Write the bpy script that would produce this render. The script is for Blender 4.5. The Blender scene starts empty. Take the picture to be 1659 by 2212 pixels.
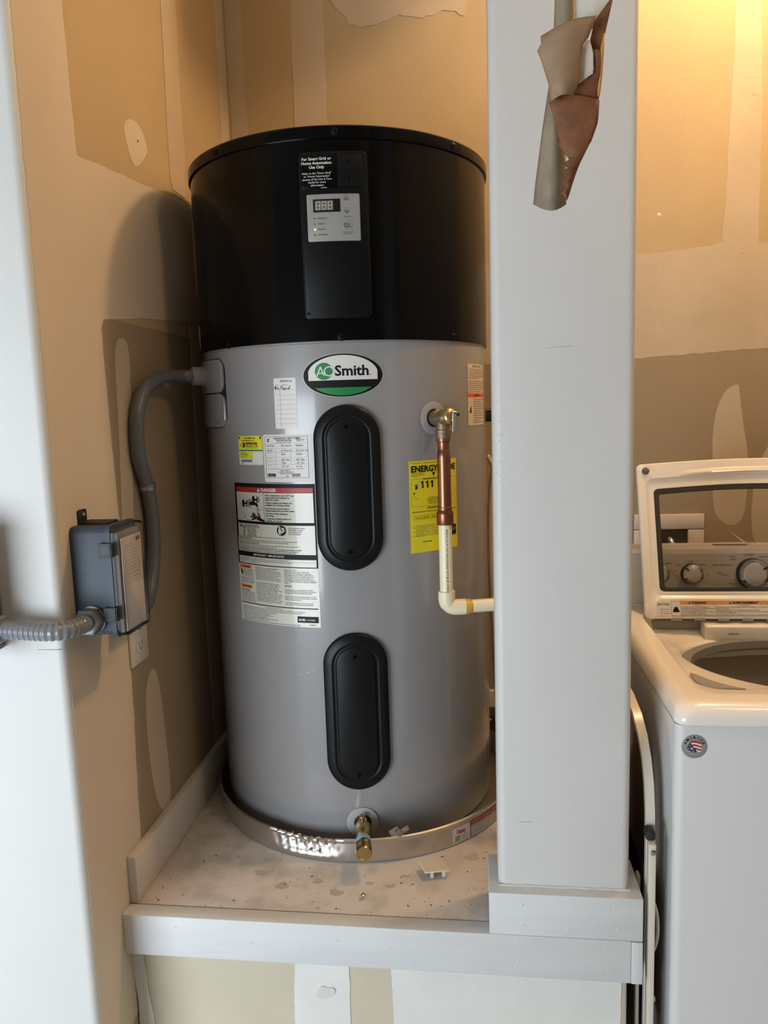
import bpy, bmesh, math, random
from mathutils import Vector, Matrix
C = bpy.context.scene.collection
SC = bpy.context.scene
rnd = random.Random(7)
PI = math.pi
R_ = math.radians

# ------------------------------------------------------------------ camera
ZS = 0.54                                   # height of the platform surface above the garage floor
cd = bpy.data.cameras.new('camera'); cam = bpy.data.objects.new('camera', cd); C.objects.link(cam)
cd.sensor_fit = 'HORIZONTAL'; cd.sensor_width = 36.0; cd.lens = 35.72; cd.clip_start = 0.02
Mr = Matrix(((0.992228, 0.015247, 0.123495), (0.120299, 0.136135, -0.983359), (-0.031805, 0.990573, 0.133242))).to_4x4()
cam.matrix_world = Matrix.Translation((0, -1.303, ZS + 0.968)) @ Mr
SC.camera = cam
# ------------------------------------------------------------------ world, lights, exposure
SC.view_settings.view_transform = 'Standard'; SC.view_settings.look = 'None'
SC.view_settings.gamma = 1.0; SC.view_settings.exposure = 0.0; SC.view_settings.use_curve_mapping = False
w = bpy.data.worlds.new('world'); SC.world = w; w.use_nodes = True
w.node_tree.nodes['Background'].inputs[0].default_value = (0.72, 0.86, 1.0, 1)
w.node_tree.nodes['Background'].inputs[1].default_value = 1.0
def area(name, loc, target, sx, sy, power, col):
    l = bpy.data.lights.new(name, 'AREA'); l.shape = 'RECTANGLE'; l.size = sx; l.size_y = sy; l.energy = power; l.color = col
    o = bpy.data.objects.new(name, l); C.objects.link(o); o.location = loc
    d = Vector(target) - Vector(loc); o.rotation_euler = d.to_track_quat('-Z', 'Y').to_euler(); return o
# daylight through the open garage door behind the camera, to the left
area('door_daylight', (-2.15, -2.62, 0.78), (-2.15, 0, 0.78), 2.1, 1.5, 108, (0.84, 0.93, 1.0))
# warm bulb high over the laundry bay
ll = bpy.data.lights.new('ceiling_bulb_light', 'POINT'); ll.energy = 46; ll.color = (1.0, 0.65, 0.34); ll.shadow_soft_size = 0.07
lo = bpy.data.objects.new('ceiling_bulb_light', ll); C.objects.link(lo); lo.location = (0.80, 0.53, 2.92)

# second warm bulb in the garage, right of the camera
l2 = bpy.data.lights.new('garage_bulb_light', 'POINT'); l2.energy = 17; l2.color = (1.0, 0.72, 0.45); l2.shadow_soft_size = 0.10
l2o = bpy.data.objects.new('garage_bulb_light', l2); C.objects.link(l2o); l2o.location = (1.15, -0.72, 2.85)

# ------------------------------------------------------------------ materials
MATS = {}
def mat(name, col, rough=0.5, metal=0.0, var=0.0, vscale=8.0, bump=0.0, bscale=60.0, col2=None, coat=0.0, spec=0.5, emit=None, stretch=None):
    if name in MATS: return MATS[name]
    m = bpy.data.materials.new(name); m.use_nodes = True; nt = m.node_tree; b = nt.nodes['Principled BSDF']
    b.inputs['Roughness'].default_value = rough; b.inputs['Metallic'].default_value = metal
    b.inputs['Coat Weight'].default_value = coat; b.inputs['Coat Roughness'].default_value = 0.08
    b.inputs['Specular IOR Level'].default_value = spec
    tc = nt.nodes.new('ShaderNodeTexCoord'); mp = nt.nodes.new('ShaderNodeMapping')
    nt.links.new(tc.outputs['Object'], mp.inputs[0])
    if stretch: mp.inputs['Scale'].default_value = stretch
    c = (*col, 1)
    if var > 0 or col2:
        n = nt.nodes.new('ShaderNodeTexNoise'); n.inputs['Scale'].default_value = vscale; n.inputs['Detail'].default_value = 5
        nt.links.new(mp.outputs[0], n.inputs['Vector'])
        r = nt.nodes.new('ShaderNodeValToRGB'); nt.links.new(n.outputs['Fac'], r.inputs[0])
        e = r.color_ramp.elements; e[0].position = 0.3; e[1].position = 0.7
        c2 = (*col2, 1) if col2 else tuple(min(1, x * (1 - var)) for x in col) + (1,)
        e[0].color = c2; e[1].color = c
        nt.links.new(r.outputs[0], b.inputs['Base Color'])
    else:
        b.inputs['Base Color'].default_value = c
    if bump > 0:
        n2 = nt.nodes.new('ShaderNodeTexNoise'); n2.inputs['Scale'].default_value = bscale; n2.inputs['Detail'].default_value = 3
        nt.links.new(mp.outputs[0], n2.inputs['Vector'])
        bp = nt.nodes.new('ShaderNodeBump'); bp.inputs['Strength'].default_value = bump; bp.inputs['Distance'].default_value = 0.004
        nt.links.new(n2.outputs['Fac'], bp.inputs['Height']); nt.links.new(bp.outputs[0], b.inputs['Normal'])
    if emit:
        b.inputs['Emission Color'].default_value = (*emit[0], 1); b.inputs['Emission Strength'].default_value = emit[1]
    MATS[name] = m; return m
PAPER = mat('drywall_paper', (0.52, 0.40, 0.24), 0.9, var=0.10, vscale=3, bump=0.12, bscale=90, spec=0.2)
PAPER2 = mat('drywall_paper_low', (0.60, 0.54, 0.42), 0.9, var=0.12, vscale=5, bump=0.12, bscale=90, spec=0.2)
MUD = mat('joint_compound', (0.57, 0.47, 0.34), 0.85, var=0.10, vscale=6, bump=0.25, bscale=40, spec=0.25)
MUDC = mat('joint_compound_corner', (0.66, 0.57, 0.45), 0.85, var=0.08, vscale=3, bump=0.2, bscale=30, spec=0.25)
MUDW = mat('joint_compound_white', (0.74, 0.74, 0.70), 0.8, var=0.08, vscale=9, bump=0.25, bscale=40, spec=0.25)
WHITE = mat('white_wall_paint', (0.64, 0.645, 0.63), 0.5, var=0.04, vscale=4, bump=0.08, bscale=90)
POSTP = mat('post_paint', (0.62, 0.62, 0.61), 0.5, var=0.07, vscale=5, bump=0.06, bscale=60, stretch=(1, 1, 0.6))
BOARD = mat('painted_board', (0.66, 0.68, 0.69), 0.6, var=0.10, vscale=9, bump=0.3, bscale=45, stretch=(0.4, 1, 2.0))
TRIM = mat('trim_paint', (0.62, 0.58, 0.53), 0.6, var=0.10, vscale=10, bump=0.3, bscale=60)
CONC = mat('concrete', (0.52, 0.52, 0.52), 0.7, var=0.25, vscale=4, bump=0.3, bscale=60)
GARAGE = mat('garage_wall', (0.30, 0.29, 0.28), 0.8, var=0.15, vscale=3)
CEIL = mat('ceiling_board', (0.62, 0.56, 0.46), 0.9, var=0.08, vscale=3)
GREY = mat('tank_enamel', (0.27, 0.27, 0.278), 0.25, var=0.05, vscale=5, coat=0.5, bump=0.02, bscale=6)
GREYD = mat('grey_cover', (0.22, 0.22, 0.22), 0.4)
BLACK = mat('black_enamel', (0.0025, 0.0025, 0.0028), 0.17, spec=0.15, var=0.3, vscale=4, bump=0.015, bscale=5)
BLKP = mat('black_plastic', (0.004, 0.0045, 0.005), 0.38, bump=0.1, bscale=400, spec=0.15)
BLKM = mat('black_moulding', (0.005, 0.006, 0.007), 0.36, bump=0.04, bscale=500, spec=0.2)
INK = mat('ink_black', (0.006, 0.006, 0.006), 0.5, spec=0.2)
INKG = mat('ink_grey', (0.20, 0.20, 0.20), 0.6)
INKS = mat('ink_soft', (0.09, 0.09, 0.085), 0.6)
LAB = mat('label_white', (0.66, 0.66, 0.64), 0.45, var=0.04)
LABC = mat('label_cream', (0.55, 0.54, 0.47), 0.35, var=0.05, coat=0.4)
LABS = mat('label_silver', (0.55, 0.54, 0.50), 0.35, metal=0.2)
RED = mat('ink_red', (0.36, 0.015, 0.02), 0.45)
ORANGE = mat('ink_orange', (0.75, 0.13, 0.03), 0.45)
YEL = mat('label_yellow', (0.72, 0.62, 0.02), 0.45)
YELG = mat('label_yellow_green', (0.62, 0.62, 0.03), 0.45)
GREEN = mat('ink_green', (0.01, 0.20, 0.05), 0.4)
COPPER = mat('copper', (0.34, 0.155, 0.09), 0.33, metal=1.0, var=0.35, vscale=14, stretch=(1, 1, 0.5))
COPPD = mat('copper_dark', (0.30, 0.12, 0.07), 0.35, metal=1.0, var=0.3, vscale=20)
BRASS = mat('brass', (0.60, 0.46, 0.22), 0.28, metal=1.0, var=0.25, vscale=30)
BRASSD = mat('cast_brass', (0.30, 0.23, 0.14), 0.5, metal=0.85, var=0.3, vscale=50, bump=0.3, bscale=200)
CPVC = mat('cpvc_cream', (0.80, 0.74, 0.52), 0.35, var=0.05, vscale=30)
GLUE = mat('cpvc_cement', (0.62, 0.40, 0.06), 0.35)
TAPE = mat('thread_tape', (0.75, 0.80, 0.80), 0.6)
BLUE = mat('blue_sleeve', (0.18, 0.38, 0.60), 0.4)
CHROME = mat('chrome', (0.62, 0.62, 0.62), 0.16, metal=1.0)
STEEL = mat('zinc_steel', (0.55, 0.55, 0.54), 0.32, metal=1.0, var=0.2, vscale=40)
ALU = mat('pan_aluminium', (0.62, 0.60, 0.57), 0.33, metal=1.0, var=0.12, vscale=12, bump=0.2, bscale=25)
COND = mat('conduit_grey', (0.13, 0.135, 0.14), 0.32, bump=0.1, bscale=50)
CONDL = mat('conduit_light', (0.19, 0.20, 0.225), 0.3, coat=0.3)
BOXG = mat('enclosure_blue_grey', (0.045, 0.062, 0.085), 0.5, bump=0.03, bscale=300, spec=0.3)
DISG = mat('disconnect_grey', (0.12, 0.13, 0.135), 0.5)
CARD = mat('card_paper', (0.62, 0.56, 0.50), 0.7, var=0.05)
OUTL = mat('outlet_plastic', (0.68, 0.62, 0.54), 0.35)
WASH = mat('washer_enamel', (0.68, 0.68, 0.68), 0.16, coat=0.5, var=0.02, vscale=2)
WASHP = mat('washer_plastic', (0.84, 0.80, 0.73), 0.26, coat=0.3)
WGREY = mat('washer_grey_plastic', (0.30, 0.30, 0.30), 0.4)
GASK = mat('window_gasket', (0.025, 0.02, 0.018), 0.4)
BRUSH = mat('brushed_panel', (0.70, 0.64, 0.52), 0.42, metal=0.15, var=0.12, vscale=5, bump=0.08, bscale=200, stretch=(0.2, 1, 6))
DRUM = mat('drum_steel', (0.50, 0.46, 0.40), 0.4, metal=0.3)
DARK = mat('dark_rubber', (0.012, 0.012, 0.012), 0.6)
CREAM = mat('cream_paint_metal', (0.66, 0.62, 0.53), 0.25, coat=0.4)
KRAFTO = mat('tape_kraft_outer', (0.30, 0.24, 0.165), 0.6, var=0.30, vscale=25, bump=0.3, bscale=60)
KRAFTI = mat('tape_kraft_inner', (0.26, 0.10, 0.038), 0.7, var=0.55, vscale=30, bump=0.8, bscale=70)
KRAFTL = mat('tape_pale', (0.36, 0.23, 0.135), 0.6, var=0.3, vscale=20, bump=0.3, bscale=50)
WPAPER = mat('tape_white', (0.72, 0.68, 0.60), 0.7, var=0.08, vscale=30, bump=0.3, bscale=60)
DIRT = mat('dirt', (0.03, 0.025, 0.02), 0.8)
LED = mat('green_led', (0.5, 0.9, 0.1), 0.4, emit=((0.55, 0.95, 0.12), 1.1))
SEG = mat('display_segment', (0.42, 0.42, 0.36), 0.5)
def shelf_mat():
    m = bpy.data.materials.new('platform_paint'); m.use_nodes = True; nt = m.node_tree; b = nt.nodes['Principled BSDF']; N = nt.nodes.new; L = nt.links.new
    b.inputs['Roughness'].default_value = 0.42
    tc = N('ShaderNodeTexCoord')
    a = N('ShaderNodeTexNoise'); a.inputs['Scale'].default_value = 16; a.inputs['Detail'].default_value = 6; L(tc.outputs['Object'], a.inputs['Vector'])
    r = N('ShaderNodeValToRGB'); e = r.color_ramp.elements; e[0].position = 0.30; e[0].color = (0.44, 0.40, 0.35, 1); e[1].position = 0.50; e[1].color = (0.60, 0.55, 0.50, 1); L(a.outputs['Fac'], r.inputs[0])
    v = N('ShaderNodeTexNoise'); v.inputs['Scale'].default_value = 75; v.inputs['Detail'].default_value = 3; L(tc.outputs['Object'], v.inputs['Vector'])
    r2 = N('ShaderNodeValToRGB'); e = r2.color_ramp.elements; e[0].position = 0.24; e[0].color = (0.25, 0.23, 0.2, 1); e[1].position = 0.31; e[1].color = (1, 1, 1, 1); L(v.outputs['Fac'], r2.inputs[0])
    mx = N('ShaderNodeMix'); mx.data_type = 'RGBA'; mx.blend_type = 'MULTIPLY'; mx.inputs[0].default_value = 1.0
    L(r.outputs[0], mx.inputs[6]); L(r2.outputs[0], mx.inputs[7]); L(mx.outputs[2], b.inputs['Base Color'])
    bp = N('ShaderNodeBump'); bp.inputs['Strength'].default_value = 0.3; bp.inputs['Distance'].default_value = 0.003; L(a.outputs['Fac'], bp.inputs['Height']); L(bp.outputs[0], b.inputs['Normal'])
    return m
SHELF = shelf_mat()
def glass_mat(name, tint, gloss, rough=0.02):
    m = bpy.data.materials.new(name); m.use_nodes = True; nt = m.node_tree; nt.nodes.clear(); N = nt.nodes.new
    o = N('ShaderNodeOutputMaterial'); t = N('ShaderNodeBsdfTransparent'); g = N('ShaderNodeBsdfGlossy'); mx = N('ShaderNodeMixShader'); f = N('ShaderNodeFresnel')
    t.inputs[0].default_value = (*tint, 1); g.inputs['Roughness'].default_value = rough; f.inputs[0].default_value = 1.0 + gloss
    nt.links.new(f.outputs[0], mx.inputs[0]); nt.links.new(t.outputs[0], mx.inputs[1]); nt.links.new(g.outputs[0], mx.inputs[2]); nt.links.new(mx.outputs[0], o.inputs[0]); return m
GLASS = glass_mat('lid_glass', (0.95, 0.93, 0.90), 0.40)
CLEAR = glass_mat('clear_plastic', (0.80, 0.80, 0.80), 0.55, 0.08)

# ------------------------------------------------------------------ object helpers
ORG = {}
def link(name, me, parent, mats, sharp=35):
    o = bpy.data.objects.new(name, me); C.objects.link(o)
    for m in (mats if isinstance(mats, (list, tuple)) else [mats]): me.materials.append(m)
    if sharp is not None:
        me.polygons.foreach_set('use_smooth', [True] * len(me.polygons))
        me.set_sharp_from_angle(angle=R_(sharp))
    if parent: o.parent = parent
    ORG[o.name] = ORG.get(parent.name, Vector((0, 0, 0))).copy() if parent else Vector((0, 0, 0))
    return o
def mesh(name, verts, faces, m, parent=None, sharp=35, mi=None):
    og = ORG.get(parent.name, Vector((0, 0, 0))) if parent else Vector((0, 0, 0))
    me = bpy.data.meshes.new(name); me.from_pydata([tuple(Vector(v) - og) for v in verts], [], faces)
    if mi: me.polygons.foreach_set('material_index', mi)
    me.update(); return link(name, me, parent, m, sharp)
def frombm(name, bm, m, parent=None, sharp=35):
    og = ORG.get(parent.name, Vector((0, 0, 0))) if parent else Vector((0, 0, 0))
    bmesh.ops.recalc_face_normals(bm, faces=bm.faces)
    bmesh.ops.translate(bm, vec=-og, verts=bm.verts); me = bpy.data.meshes.new(name); bm.to_mesh(me); bm.free()
    return link(name, me, parent, m, sharp)
def empty(name, loc):
    o = bpy.data.objects.new(name, None); C.objects.link(o); o.location = loc; ORG[o.name] = Vector(loc); o.empty_display_size = 0.05; return o
def tag(o, label, cat, group=None):
    o['label'] = label; o['category'] = cat
    if group: o['group'] = group
    return o
def struct(o, label=None):
    o['kind'] = 'structure'
    if label: o['label'] = label
    return o
def bmbox(x0, x1, y0, y1, z0, z1, bev=0.0, seg=2, bm=None, which=None):
    b = bm or bmesh.new(); r = bmesh.ops.create_cube(b, size=1.0); vs = r['verts']
    for v in vs: v.co = Vector((x0 + (v.co.x + .5) * (x1 - x0), y0 + (v.co.y + .5) * (y1 - y0), z0 + (v.co.z + .5) * (z1 - z0)))
    if bev > 0:
        es = list({e for v in vs for e in v.link_edges})
        if which is not None: es = [e for e in es if abs((e.verts[0].co - e.verts[1].co).normalized()[which]) > .9]
        bmesh.ops.bevel(b, geom=es, offset=bev, segments=seg, profile=0.5, affect='EDGES')
    return b
def box(name, x0, x1, y0, y1, z0, z1, m, parent=None, bev=0.002, seg=2, which=None):
    return frombm(name, bmbox(x0, x1, y0, y1, z0, z1, bev, seg, None, which), m, parent)
def frame(d):
    d = Vector(d).normalized(); u = d.cross(Vector((0, 0, 1)))
    if u.length < 0.05: u = d.cross(Vector((0, 1, 0)))
    u.normalize(); return d, u, d.cross(u)
def lathe(name, o, d, prof, m, parent=None, n=32, sharp=35, cap=True, mi=None):
    d, u, v = frame(d); o = Vector(o); V = []; F = []
    for (r, h) in prof:
        for k in range(n):
            a = 2 * PI * k / n; V.append(o + d * h + (u * math.cos(a) + v * math.sin(a)) * r)
    for i in range(len(prof) - 1):
        for k in range(n):
            k2 = (k + 1) % n; F.append((i * n + k, i * n + k2, (i + 1) * n + k2, (i + 1) * n + k))
    if cap:
        F.append(tuple(range(n - 1, -1, -1))); F.append(tuple(range((len(prof) - 1) * n, len(prof) * n)))
    b = bmesh.new(); vv = [b.verts.new(x) for x in V]
    for f in F:
        try: b.faces.new([vv[i] for i in f])
        except ValueError: pass
    return frombm(name, b, m, parent, sharp)
def catmull(P, k=8):
    P = [Vector(p) for p in P]; Q = [P[0] * 2 - P[1]] + P + [P[-1] * 2 - P[-2]]; o = []
    for i in range(1, len(Q) - 2):
        for j in range(k):
            t = j / k; a, b, c, d = Q[i - 1], Q[i], Q[i + 1], Q[i + 2]
            o.append(0.5 * ((2 * b) + (c - a) * t + (2 * a - 5 * b + 4 * c - d) * t * t + (3 * b - a - 3 * c + d) * t ** 3))
    o.append(P[-1]); return o
def tube(name, path, r, m, parent=None, n=16, rf=None, sharp=45):
    P = [Vector(p) for p in path]; V = []; F = []; d0 = (P[1] - P[0]).normalized(); _, u, v = frame(d0); L = 0
    for i, p in enumerate(P):
        d = ((P[min(i + 1, len(P) - 1)] - P[max(i - 1, 0)])).normalized()
        u = (u - d * u.dot(d)).normalized(); v = d.cross(u)
        if i: L += (P[i] - P[i - 1]).length
        rr = rf(L) if rf else r
        for k in range(n):
            a = 2 * PI * k / n; V.append(p + (u * math.cos(a) + v * math.sin(a)) * rr)
    for i in range(len(P) - 1):
        for k in range(n):
            k2 = (k + 1) % n; F.append((i * n + k, i * n + k2, (i + 1) * n + k2, (i + 1) * n + k))
    F.append(tuple(range(n - 1, -1, -1))); F.append(tuple(range((len(P) - 1) * n, len(P) * n)))
    return mesh(name, V, F, m, parent, sharp)
def resample(P, step):
    P = [Vector(p) for p in P]; o = [P[0]]; acc = 0
    for a, b in zip(P, P[1:]):
        L = (b - a).length; t = step - acc
        while t <= L: o.append(a.lerp(b, t / L)); t += step
        acc = (acc + L) % step
    o.append(P[-1]); return o

# ------------------------------------------------------------------ flat print: shapes in a label's own x/y, laid on a surface map
_fc = bpy.data.curves.new('type_setter', 'FONT'); _fo = bpy.data.objects.new('type_setter', _fc); C.objects.link(_fo)
_fc.resolution_u = 2
_tc = {}
def textgeo(s, bold=0.0, align='LEFT'):
    k = (s, bold, align)
    if k in _tc: return _tc[k]
    _fc.body = s; _fc.size = 1.0; _fc.offset = bold; _fc.align_x = align; _fc.space_line = 1.0
    bpy.context.view_layer.update()
    dg = bpy.context.evaluated_depsgraph_get(); me = _fo.evaluated_get(dg).to_mesh()
    V = [(v.co.x, v.co.y) for v in me.vertices]; F = [tuple(p.vertices) for p in me.polygons]
    _fo.evaluated_get(dg).to_mesh_clear(); _tc[k] = (V, F); return V, F
class Print:
    def __init__(s, fn): s.fn = fn; s.V = []; s.F = []; s.I = []; s.M = []
    def _m(s, m):
        if m not in s.M: s.M.append(m)
        return s.M.index(m)
    def add(s, V, F, m, h):
        b = len(s.V); s.V += [s.fn(x, y, h) for x, y in V]; s.F += [tuple(i + b for i in f) for f in F]; s.I += [s._m(m)] * len(F)
    def rect(s, x0, y0, x1, y1, m, h=0.0004, step=0.008):
        n = max(1, int(abs(x1 - x0) / step)); V = []; F = []
        for i in range(n + 1):
            x = x0 + (x1 - x0) * i / n; V += [(x, y0), (x, y1)]
        for i in range(n): F.append((2 * i, 2 * i + 2, 2 * i + 3, 2 * i + 1))
        s.add(V, F, m, h)
    def outline(s, x0, y0, x1, y1, t, m, h=0.0006):
        s.rect(x0, y0, x1, y0 + t, m, h); s.rect(x0, y1 - t, x1, y1, m, h); s.rect(x0, y0, x0 + t, y1, m, h); s.rect(x1 - t, y0, x1, y1, m, h)
    def poly(s, P, m, h=0.0006):
        s.add(P, [tuple(range(len(P)))], m, h)
    def ell(s, cx, cy, rx, ry, m, h=0.0006, n=40, a0=0, a1=360, chord=False):
        P = [(cx + rx * math.cos(R_(a0 + (a1 - a0) * i / n)), cy + ry * math.sin(R_(a0 + (a1 - a0) * i / n))) for i in range(n + (1 if a1 - a0 < 360 else 0))]
        if chord: s.poly(P, m, h); return
        b = [(cx, cy)] + P; s.add(b, [(0, i, i % (len(P)) + 1 if i == len(P) else i + 1) for i in range(1, len(P) + (1 if a1 - a0 >= 360 else 0))], m, h)
    def ring(s, cx, cy, r, t, m, h=0.0006, n=28, a0=0, a1=360, ry=None):
        ry = ry or r; V = []; F = []
        for i in range(n + 1):
            a = R_(a0 + (a1 - a0) * i / n); V += [(cx + r * math.cos(a), cy + ry * math.sin(a)), (cx + (r - t) * math.cos(a), cy + (ry - t) * math.sin(a))]
        for i in range(n): F.append((2 * i, 2 * i + 2, 2 * i + 3, 2 * i + 1))
        s.add(V, F, m, h)
    def line(s, x0, y0, x1, y1, t, m, h=0.0006):
        d = Vector((x1 - x0, y1 - y0)); q = Vector((-d.y, d.x)).normalized() * t / 2
        s.poly([(x0 + q.x, y0 + q.y), (x0 - q.x, y0 - q.y), (x1 - q.x, y1 - q.y), (x1 + q.x, y1 + q.y)], m, h)
    def text(s, t, x, y, size, m, width=None, bold=0.0, align='LEFT', h=0.0008, rot=0.0):
        V, F = textgeo(t, bold, align); k = 1.0
        if not V: return
        if width:
            w_ = (max(v[0] for v in V) - min(v[0] for v in V)) * size; k = width / w_ if w_ > 0 else 1
        c_, s_ = math.cos(rot), math.sin(rot)
        s.add([(x + (vx * size * k) * c_ - vy * size * s_, y + vx * size * k * s_ + vy * size * c_) for vx, vy in V], F, m, h)
    def para(s, lines, x, y, lead, size, m, width=None, bold=0.0, h=0.0008):
        for i, l in enumerate(lines):
            if l: s.text(l, x, y - i * lead, size, m, (width if width and len(l) > 30 else None), bold, 'LEFT', h)
    def bars(s, x0, y0, x1, y1, m, seed=1, h=0.0006):
        q = random.Random(seed); x = x0
        while x < x1:
            w_ = q.choice((.0004, .0006, .001)); s.rect(x, y0, min(x + w_, x1), y1, m, h); x += w_ + q.choice((.0004, .0007))
    def build(s, name, parent):
        if not s.V: return None
        return mesh(name, s.V, s.F, s.M, parent, None, s.I)
def warn_tri(P, x, y, s, m, m2):
    P.poly([(x, y), (x + s, y), (x + s / 2, y + s * .87)], m, .0008); P.rect(x + s * .45, y + s * .25, x + s * .55, y + s * .6, m2, .001); P.rect(x + s * .45, y + s * .1, x + s * .55, y + s * .18, m2, .001)

HX, HY, HR = -0.322, 0.591, 0.342
def cylmap(az0, z0, R=HR):
    """x runs round the tank to the right, y up"""
    def f(x, y, h):
        a = R_(az0) + x / HR; return (HX + (R + h) * math.sin(a), HY - (R + h) * math.cos(a), z0 + y)
    return f
def aw(a0, a1): return R_(a1 - a0) * HR
def label(name, parent, az0, az1, z0, z1, m, R=HR, r=0.003, lab=None, h=0.0004):
    """a rounded paper label on the tank; returns its mesh and a Print for what is on it"""
    f = cylmap(az0, z0, R); W = aw(az0, az1); H = z1 - z0; n = max(4, int(W / .006)); V = []; F = []
    xs = sorted({0, r * .3, r, W - r, W - r * .3, W} | {r + (W - 2 * r) * i / n for i in range(n + 1)})
    for x in xs:
        e = min(x, W - x); c = r - math.sqrt(max(0, r * r - (r - e) ** 2)) if e < r else 0
        V += [f(x, c, h), f(x, H - c, h), f(x, c, 0), f(x, H - c, 0)]
    for i in range(len(xs) - 1):
        a = 4 * i; F += [(a, a + 4, a + 5, a + 1), (a + 2, a + 6, a + 4, a), (a + 1, a + 5, a + 7, a + 3)]
    o = mesh(name, V, F, m, parent, 60)
    if lab: o['label'] = lab
    return o, Print(cylmap(az0, z0, R + h)), W, H
DZ = ZS - 0.46

# ------------------------------------------------------------------ setting
XL, YB, YF = -0.7086, 0.985, -0.118
TOP = 3.10
wl = struct(box('wall_left', XL - .11, XL, YF + .110, YB, 0, TOP, PAPER, bev=0), 'unpainted tan drywall side of the heater closet')
wf = struct(frombm('wall_front', bmbox(-5.0, XL, YF, YF + .11, 0, TOP, .013, 4, None, 2), WHITE), 'white painted wall face to the left of the closet')
wb = struct(box('wall_back', XL - .11, 2.0, YB, YB + .11, 0, TOP, PAPER, bev=0), 'unpainted tan drywall behind the heater and washer')
wr = struct(box('wall_right', 1.55, 1.66, -2.75, YB, 0, TOP, GARAGE, bev=0))
fl = struct(box('floor', -5.2, 2.0, -9, YB, -.1, 0, CONC, bev=0))
ce = struct(box('ceiling', -5.2, 2.0, -2.9, YB + .1, TOP, TOP + .1, CEIL, bev=0))
struct(box('shade_box', .05, .22, .57, .80, 2.70, TOP - .001, CEIL, bev=.003), 'unseen soffit box added above the frame to shade the closet corner')  # unseen box, added and sized to cast the upper corner shadow
mesh('crack', [(-.757, YF - .0004, 1.1175), (-.712, YF - .0004, 1.1175), (-.712, YF - .0004, 1.1187), (-.735, YF - .0004, 1.1184), (-.757, YF - .0004, 1.1181)], [(0, 1, 2, 3, 4)], INKG, wf, None)
# far garage walls round the open door
gd = struct(frombm('wall_door', bmbox(-1.05, 2.0, -2.90, -2.75, 0, TOP, 0, 1, bmbox(-5.2, -3.25, -2.90, -2.75, 0, TOP, 0, 1, bmbox(-3.25, -1.05, -2.90, -2.75, 1.65, TOP))), GARAGE))
gs = struct(box('wall_garage', -5.2, -5.05, -2.75, YF, 0, TOP, GARAGE, bev=0))

def jag(P, amp, seed, step=0.012):
    q = random.Random(seed); o = []; n = len(P)
    for i in range(n):
        a = Vector(P[i]); b = Vector(P[(i + 1) % n]); d = b - a; k = max(1, int(d.length / step)); nn = Vector((-d.y, d.x)).normalized(); w1 = 0
        for j in range(k):
            w1 = w1 * .7 + q.uniform(-amp, amp); o.append(a + d * (j / k) + nn * (w1 if j else 0))
    return o
def patch(parent, P, m, axis, off, amp=0.0015, seed=1, th=0.0008, step=0.012, name='joint_compound', smooth=0):
    for _ in range(smooth):
        P = [q_ for i in range(len(P)) for a, b in ((P[i], P[(i + 1) % len(P)]),) for q_ in ((a[0] * .75 + b[0] * .25, a[1] * .75 + b[1] * .25), (a[0] * .25 + b[0] * .75, a[1] * .25 + b[1] * .75))]
    P = jag(P, amp, seed, step); n = len(P); V = []
    for t in (0, th):
        for p in P:
            V.append((off + t, p[0], p[1]) if axis == 'x' else (p[0], off - t, p[1]))
    F = [tuple(range(n, 2 * n)), tuple(range(n - 1, -1, -1))] + [(i, (i + 1) % n, n + (i + 1) % n, n + i) for i in range(n)]
    return mesh(name, V, F, m, parent, None)
# left wall: y, z
patch(wl, [(-.1045, .3), (.10, .3), (.098, .58), (.103, .651), (.115, .888), (.118, 1.093), (.121, 1.264), (.116, 1.375), (.11, 1.511), (.106, 1.676), (.117, 1.696), (.278, 1.716), (.62, 1.745), (.984, 1.75), (.984, 2.035), (.549, 2.027), (.327, 2.003), (.181, 1.991), (.066, 1.979), (.059, 2.082), (.058, 2.233), (.05, 2.7), (.05, 3.09), (-.1045, 3.09)], MUDC, 'x', XL, .0012, 3)
patch(wl, [(.52, 2.75), (.515, 2.458), (.508, 2.254), (.503, 2.067), (.515, 2.04), (.59, 2.04), (.61, 2.152), (.604, 2.29), (.609, 2.501), (.61, 2.75)], MUD, 'x', XL, .001, 4, .0014)
patch(wl, [(.19, 1.672), (.152, 1.651), (.148, 1.511), (.125, 1.273), (.125, 1.15), (.158, 1.15), (.175, 1.267), (.206, 1.51), (.22, 1.656)], MUD, 'x', XL, .001, 5, .0014, smooth=3)
patch(wl, [(.209, .974), (.17, .926), (.169, .782), (.191, .664), (.246, .612), (.267, .668), (.257, .828), (.241, .952)], MUD, 'x', XL, .001, 6, .0008, smooth=3)
patch(wl, [(.27, 2.107), (.311, 2.128), (.36, 2.126), (.386, 2.087), (.374, 2.074), (.333, 2.038), (.30, 2.030), (.274, 2.075)], MUDC, 'x', XL, .002, 7, .0008, smooth=3)
patch(wl, [(.895, 1.8), (.91, 2.1), (.90, 3.05), (.984, 3.05), (.984, 1.8)], MUD, 'x', XL, .0012, 8, .0014)
patch(wl, [(.56, .64), (.55, 1.2), (.57, 1.745), (.65, 1.745), (.66, 1.2), (.65, .64)], MUD, 'x', XL, .001, 9, .0012)
# the lower, darker sheets of drywall
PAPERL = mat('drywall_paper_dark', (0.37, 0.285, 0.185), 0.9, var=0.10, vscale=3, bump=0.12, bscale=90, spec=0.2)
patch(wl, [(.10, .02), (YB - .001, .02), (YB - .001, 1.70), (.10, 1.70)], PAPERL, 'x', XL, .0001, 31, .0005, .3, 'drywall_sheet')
patch(wb, [(XL + .001, .02), (1.55, .02), (1.55, 1.70), (XL + .001, 1.70)], PAPERL, 'y', YB, .0001, 32, .0005, .3, 'drywall_sheet')
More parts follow.
